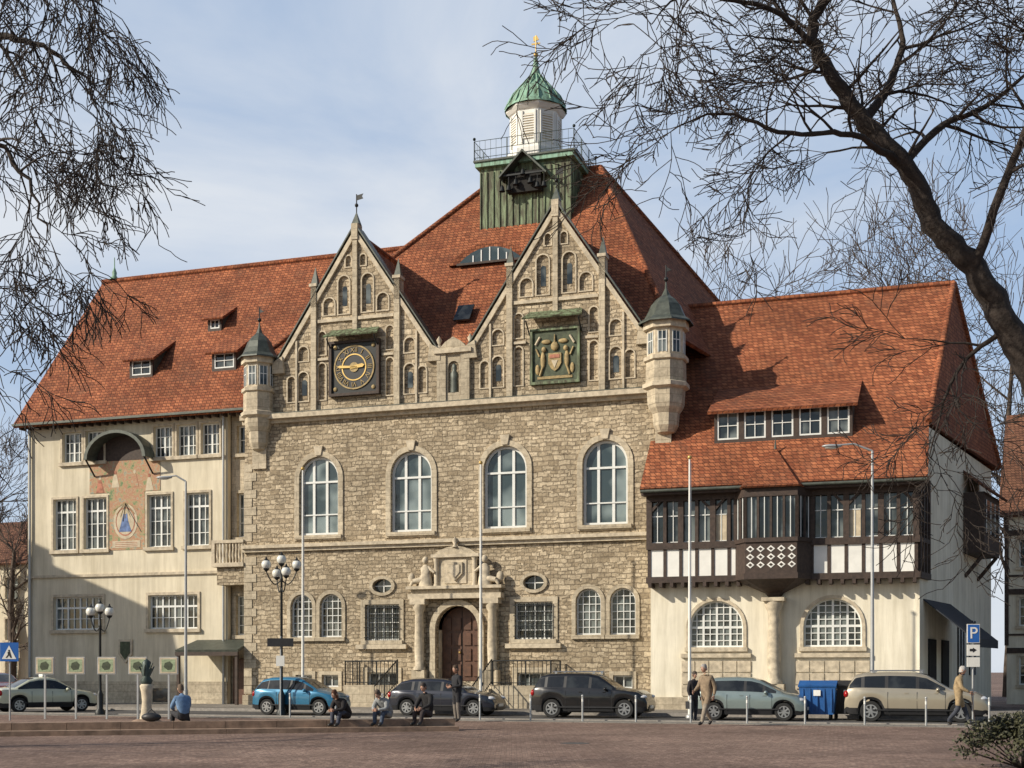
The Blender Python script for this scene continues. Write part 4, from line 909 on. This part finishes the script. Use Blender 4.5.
LEAN = {**SIT, **dict(sp=(0,-.02,.62), ch=(0,-.2,.78), nb=(0,-.33,.88), nt=(0,-.41,.93), shL=(.175,-.27,.84), shR=(-.175,-.27,.84), elL=(.22,-.36,.62), elR=(-.22,-.36,.62), wrL=(.06,-.55,.6), wrR=(-.06,-.55,.6))}
WALK = dict(knL=(.09,-.17,.52), anL=(.09,-.3,.11), toL=(.1,-.46,.08), knR=(-.09,.02,.5), anR=(-.09,.3,.17), toR=(-.1,.19,.045), elL=(.24,.1,1.14), wrL=(.24,.05,.9), elR=(-.24,-.08,1.15), wrR=(-.2,-.3,1.02), ch=(0,-.03,1.32), nb=(0,-.05,1.46), nt=(0,-.08,1.55))
BENT = dict(elL=(.25,.02,1.15), wrL=(.12,-.25,1.12), elR=(-.25,.02,1.15), wrR=(-.1,-.26,1.15))
g = -.15
person('standing_man', (-1.86,43.8,g), -1.0, 1.86, BENT, (.02,.02,.024), (.16,.14,.12), (.08,.05,.03), coat=True, fat=1.1)
person('seated_woman', (*onwall(-4.75,-.02),g), -.6, 1.8, LEAN, (.02,.017,.018), (.05,.055,.08), (.1,.04,.02), longhair=True, nod=.2, coat=True, fat=1.08)
person('seated_person', (*onwall(-3.6,-.02),g), -.5, 1.8, LEAN, (.28,.29,.29), (.06,.08,.12), (.1,.07,.05), nod=.5, coat=True, fat=1.1)
person('seated_man', (*onwall(-2.45,-.02),g), -.6, 1.84, SIT, (.018,.017,.018), (.04,.03,.03), (.04,.03,.025), nod=.15, fat=1.08)
person('seated_visitor', (*onwall(-9.15,.1),g), math.pi+.6, 1.8, {**SIT, **dict(anL=(.13,-.48,.09), anR=(-.13,-.42,.09), toL=(.15,-.64,.04), toR=(-.15,-.58,.04))}, (.13,.22,.36), (.03,.03,.035), (.12,.08,.05), nod=.1, fat=1.15)
person('waiting_person', (6.15,44.0,g), .6, 1.66, {}, (.025,.022,.025), (.03,.03,.04), (.05,.035,.025), coat=True, fat=1.08, bag='R')
person('walking_man', (6.05,40.4,g), -.9, 1.88, WALK, (.24,.18,.12), (.26,.22,.17), (.3,.28,.26), coat=True, fat=1.15)
person('walking_pensioner', (13.95,40.6,g), 1.25, 1.82, WALK, (.34,.25,.14), (.04,.045,.06), (.4,.38,.36), coat=True, fat=1.18, cane=True)
x, y = onwall(-9.95, 0); e = empty('handbag', (x,y,g+.33)); b = Acc(); b.ball('plastic', (0,0,.12), (.28,.15,.125), 10); b.cyl('plastic', (-.15,0,.2), (0,0,.34), .015, n=6); b.cyl('plastic', (.15,0,.2), (0,0,.34), .015, n=6); b.flush(e)

# ================================================================== trees
def grow(out, p, d, L, r, lev, rnd, droop=.0, wander=.2, kids=(1,3), rmin=.004, seg=5, ang=(.4,.9), lr=(.5,.8), prob=.55):
    pts = [(p.copy(), r)]; d = d.normalized(); cur = p.copy()
    for i in range(seg):
        d = (d+Vector((rnd.uniform(-1,1), rnd.uniform(-1,1), rnd.uniform(-1,1)))*wander+Vector((0,0,-droop))).normalized()
        cur = cur+d*(L/seg); rr = max(rmin, r*(1-.75*(i+1)/seg)); pts.append((cur.copy(), rr))
        if lev > 0:
            for _ in range(rnd.randint(*kids) if i == seg-1 else (1 if rnd.random() < prob else 0)):
                a1 = rnd.uniform(*ang); ax = d.cross(Vector((rnd.gauss(0,1), rnd.gauss(0,1), rnd.gauss(0,1)))).normalized()
                nd = Matrix.Rotation(a1, 3, ax) @ d
                grow(out, cur.copy(), nd, L*rnd.uniform(*lr), max(rmin, rr*.7), lev-1, rnd, droop, wander, kids, rmin, seg, ang, lr, prob)
    out.append(pts)
def tree_obj(name, splines, mat, res=1):
    cu = bpy.data.curves.new(name, 'CURVE'); cu.dimensions = '3D'; cu.bevel_depth = 1.0; cu.bevel_resolution = res; cu.use_fill_caps = False
    for pts in splines:
        s = cu.splines.new('POLY'); s.points.add(len(pts)-1)
        for i, (p, r) in enumerate(pts): s.points[i].co = (*p, 1); s.points[i].radius = r
    o = bpy.data.objects.new(name, cu); scene.collection.objects.link(o)
    dg = bpy.context.evaluated_depsgraph_get(); me = bpy.data.meshes.new_from_object(o.evaluated_get(dg)); bpy.data.objects.remove(o)
    me.materials.clear(); me.materials.append(M[mat]); me.polygons.foreach_set('use_smooth', [True]*len(me.polygons))
    ob = bpy.data.objects.new(name, me); scene.collection.objects.link(ob); return ob
def smoothpath(P, n=6, jit=0, rnd=None):
    out = []
    for i in range(len(P)-1):
        p0 = P[max(0,i-1)]; p1 = P[i]; p2 = P[i+1]; p3 = P[min(len(P)-1,i+2)]
        for k in range(n):
            t = k/n; q = []
            for c in range(4):
                q.append(.5*((2*p1[c])+(-p0[c]+p2[c])*t+(2*p0[c]-5*p1[c]+4*p2[c]-p3[c])*t*t+(-p0[c]+3*p1[c]-3*p2[c]+p3[c])*t**3))
            v = Vector(q[:3])
            if jit: v += Vector((rnd.uniform(-jit,jit),)*3)*.5
            out.append((v, max(.004, q[3])))
    out.append((Vector(P[-1][:3]), P[-1][3])); return out
def limb_tree(name, limbs, seed, lev=3, L=1.5, every=2, droop=.03, r0=.024, rs=1.0, lo=.6):
    rnd = random.Random(seed); out = []
    for P, bare in limbs:
        sp = [(p, r*rs*rnd.uniform(.93,1.08)) for p, r in smoothpath(P, 6, .06, rnd)]; out.append(sp)
        for i in range(len(sp)):
            if i < bare*6 or i % every: continue
            d = (sp[min(i+1,len(sp)-1)][0]-sp[max(0,i-1)][0]).normalized()
            ax = d.cross(Vector((rnd.gauss(0,1), rnd.gauss(0,1), rnd.gauss(0,1)))).normalized()
            nd = Matrix.Rotation(rnd.uniform(.6,1.3), 3, ax) @ d
            rr = min(sp[i][1]*.55, r0)
            grow(out, sp[i][0], nd, L*rnd.uniform(lo,1.1), rr, lev, rnd, droop, .24, (1,3), .0048, 5)
    return tree_obj(name, out, 'bark')
limbsR = [
 ([(7.9,16.6,-.3,.42),(7.7,16.5,1.5,.36),(7.25,16.3,3.3,.31),(6.6,16.1,4.9,.29),(6.15,16,5.75,.24),(5.65,15.9,6.5,.21),(5.15,15.9,7.05,.18),(4.78,15.8,7.75,.16),(4.3,15.8,8.25,.14),(3.88,15.7,8.75,.12),(3.62,15.7,9.3,.10),(3.85,15.6,9.75,.08),(4.4,15.5,10.1,.06),(4.9,15.4,10.6,.04)], 7),
 ([(3.75,15.7,9.0,.06),(3.2,15.4,9.35,.045),(2.5,15.2,9.45,.032),(1.9,15.0,9.35,.02),(1.6,14.9,9.0,.01)], 0.5),
 ([(4.75,15.8,7.75,.07),(4.0,15.3,7.9,.05),(3.2,14.9,7.75,.036),(2.4,14.7,7.9,.024),(1.85,14.6,7.7,.01)], 1),
 ([(4.3,15.8,8.3,.09),(4.7,16.1,8.9,.07),(4.9,16.3,9.6,.05),(4.7,16.5,10.4,.03)], 0.5),
 ([(5.65,15.9,6.5,.10),(5.9,15.5,7.5,.08),(6.2,15.2,8.4,.06),(6.3,15,9.4,.04),(6.0,14.9,10.3,.025)], 1),
 ([(6.1,16,5.8,.06),(5.7,16.3,5.5,.04),(5.45,16.4,5.0,.026),(5.3,16.5,4.3,.012)], .5),
 ([(4.75,15.8,7.75,.08),(5.3,16,8.3,.06),(5.9,16.1,8.6,.045),(6.6,16.2,9.2,.02)], 0.5),
]
limb_tree('unseen_bare_tree', limbsR, 5, lev=3, L=1.1, every=2, droop=.02, rs=.7)
limbsL = [
 ([(-8.6,14.2,-.3,.36),(-8.5,14.1,3,.3),(-8.0,14.0,6,.24),(-7.2,14.0,8,.18),(-6.4,14,9.4,.12),(-5.6,14,10.2,.07)], 5),
 ([(-7.2,14,8,.1),(-6.2,14,8.4,.07),(-5.3,13.9,8.35,.05),(-4.8,13.8,8.1,.035),(-4.4,13.8,7.8,.012)], 1.2),
 ([(-8.0,14,6.4,.1),(-6.8,13.9,7.3,.07),(-5.7,13.8,7.3,.05),(-5.2,13.8,6.9,.035),(-4.9,13.7,6.2,.012)], 1.4),
 ([(-6.4,14,9.3,.08),(-5.5,13.7,9.3,.055),(-4.9,13.6,8.9,.035),(-4.6,13.6,8.7,.012)], .6),
 ([(-8.2,14,5.2,.08),(-6.9,13.9,6.1,.055),(-5.9,13.8,6.0,.035),(-5.5,13.8,5.4,.012)], 1.6),
 ([(-5.6,14,10.0,.06),(-5.1,14.3,9.5,.04),(-4.7,14.4,9.3,.02)], 0),
]
limb_tree('unseen_bare_tree', limbsL, 9, lev=3, L=.92, every=2, droop=.1, rs=.65)
def std_tree(name, loc, H, seed, mat='bark2', lev=4, spread=1.0, r=.35, rm=.018):
    rnd = random.Random(seed); out = []; base = Vector(loc)
    P = [(base.x,base.y,base.z,r),(base.x+.2,base.y,base.z+H*.2,r*.8),(base.x,base.y+.2,base.z+H*.45,r*.6),(base.x+.3,base.y,base.z+H*.7,r*.35)]
    sp = smoothpath(P, 5, .05, rnd); out.append(sp)
    for i in range(5, len(sp)):
        for _ in range(1 if i < len(sp)-1 else 4):
            t = rnd.uniform(0, 2*math.pi); nd = Vector((math.cos(t)*spread, math.sin(t)*spread, rnd.uniform(.5,1.3)))
            grow(out, sp[i][0], nd, H*rnd.uniform(.16,.26), sp[i][1]*.5, lev-1, rnd, -.04, .2, (2,3), rm, 4, (.35,.8), (.5,.75), .65)
    return tree_obj(name, out, mat, 0)
std_tree('unseen_bare_tree', (15.2,82,-.15), 30, 21, lev=4)
std_tree('unseen_bare_tree', (26,78,-.15), 27, 23, lev=4)
std_tree('unseen_bare_tree', (32,84,-.15), 31, 24, lev=4)
std_tree('unseen_bare_tree', (-42,104,-.15), 21, 25, lev=4)
std_tree('unseen_bare_tree', (-34,88,-.15), 14, 26, lev=4)
std_tree('unseen_bare_tree', (-24.5,25,-.15), 15, 31, lev=3, rm=.012)  # unseen tree, put in to throw dappled branch shade on the plaza
std_tree('unseen_bare_tree', (-15.5,16,-.15), 12, 33, lev=3, rm=.012)
e = empty('shrub', (9.1,23.2,-.15)); rnd = random.Random(3); V = []; F = []
for i in range(5200):
    t = rnd.uniform(0,2*math.pi); ph = rnd.uniform(0,1)**.5; rr = rnd.uniform(.55,1)**.5
    ct = Vector((math.cos(t)*rr*math.cos(ph*1.5)*1.3, math.sin(t)*rr*math.cos(ph*1.5)*1.0, .1+rr*.68*math.sin(ph*1.5)))
    ct += Vector((.15*math.sin(5*t), 0, .12*math.sin(4*t+1)+rnd.uniform(-.05,.16)))
    ax = Vector((rnd.gauss(0,1),rnd.gauss(0,1),rnd.gauss(0,1))).normalized(); bx = ax.orthogonal().normalized()*.026; ax = ax*.042
    o = len(V); V += [ct-ax, ct+bx, ct+ax, ct-bx]; F.append((o,o+1,o+2,o+3))
me = bpy.data.meshes.new('leaves'); me.from_pydata(V, [], F); me.materials.append(M['leaf']); o = bpy.data.objects.new('leaves', me); scene.collection.objects.link(o); o.parent = e
b = Acc()
for i in range(24):
    t = i*.9; b.cyl('bark', (0,0,0), (math.cos(t)*(.7+.4*(i%3)/2), math.sin(t)*.6, .6+.3*math.sin(i)), .02, .005, 5)
b.flush(e)

# ================================================================== light, sky, camera
to_sun = Vector((-.815,-.30,.49)).normalized(); el = math.asin(to_sun.z); az = math.atan2(to_sun.x, to_sun.y)
sd = bpy.data.lights.new('sun', 'SUN'); sd.energy = 5.0; sd.angle = math.radians(.5); sd.color = (1,.91,.76)
so = bpy.data.objects.new('sun', sd); scene.collection.objects.link(so); so.rotation_euler = to_sun.to_track_quat('Z', 'Y').to_euler()
w = bpy.data.worlds.new("World"); scene.world = w; w.use_nodes = True; nt = w.node_tree; bg = nt.nodes['Background']
sky = N(nt, 'ShaderNodeTexSky', sky_type='NISHITA'); sky.sun_disc = False; sky.sun_elevation = el; sky.sun_rotation = az; sky.air_density = 1.0; sky.dust_density = 1.0
tc = N(nt, 'ShaderNodeTexCoord'); mp = N(nt, 'ShaderNodeMapping'); mp.inputs['Scale'].default_value = (1.0,1.0,2.4); mp.inputs['Location'].default_value = (.3,.2,.1); nt.links.new(tc.outputs['Generated'], mp.inputs[0])
n1 = noise(nt, mp.outputs[0], 2.0, 8, .55); n1.inputs['Distortion'].default_value = .5
f = ramp(nt, n1.outputs[0], .40, .66)
# made-up mask: cloud and haze only in the view half, cutting facade fill
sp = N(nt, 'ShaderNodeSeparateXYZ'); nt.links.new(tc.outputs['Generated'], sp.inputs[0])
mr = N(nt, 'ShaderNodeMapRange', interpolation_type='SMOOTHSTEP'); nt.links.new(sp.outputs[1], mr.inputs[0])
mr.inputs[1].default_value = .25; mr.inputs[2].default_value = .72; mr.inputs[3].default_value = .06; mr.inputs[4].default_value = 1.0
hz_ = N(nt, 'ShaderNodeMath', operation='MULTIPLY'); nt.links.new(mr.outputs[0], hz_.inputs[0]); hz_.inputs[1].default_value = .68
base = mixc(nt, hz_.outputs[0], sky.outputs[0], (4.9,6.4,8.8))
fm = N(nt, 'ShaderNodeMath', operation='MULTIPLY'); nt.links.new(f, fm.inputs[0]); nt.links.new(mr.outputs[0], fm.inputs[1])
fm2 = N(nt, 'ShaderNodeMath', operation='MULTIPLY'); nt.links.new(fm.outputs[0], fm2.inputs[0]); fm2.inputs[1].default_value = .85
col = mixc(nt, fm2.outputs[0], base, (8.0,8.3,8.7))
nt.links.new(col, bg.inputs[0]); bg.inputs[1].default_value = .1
cd = bpy.data.cameras.new('camera'); cam = bpy.data.objects.new('camera', cd); scene.collection.objects.link(cam); scene.camera = cam
cam.location = (0,0,1.6); cam.rotation_euler = (math.pi/2,0,0); cd.sensor_width = 36; cd.lens = 36*1300/1024; cd.shift_y = (670-384)/1024; cd.clip_end = 2000; cd.clip_start = .1
scene.view_settings.view_transform = 'Standard'; scene.view_settings.look = 'None'; scene.view_settings.exposure = 0
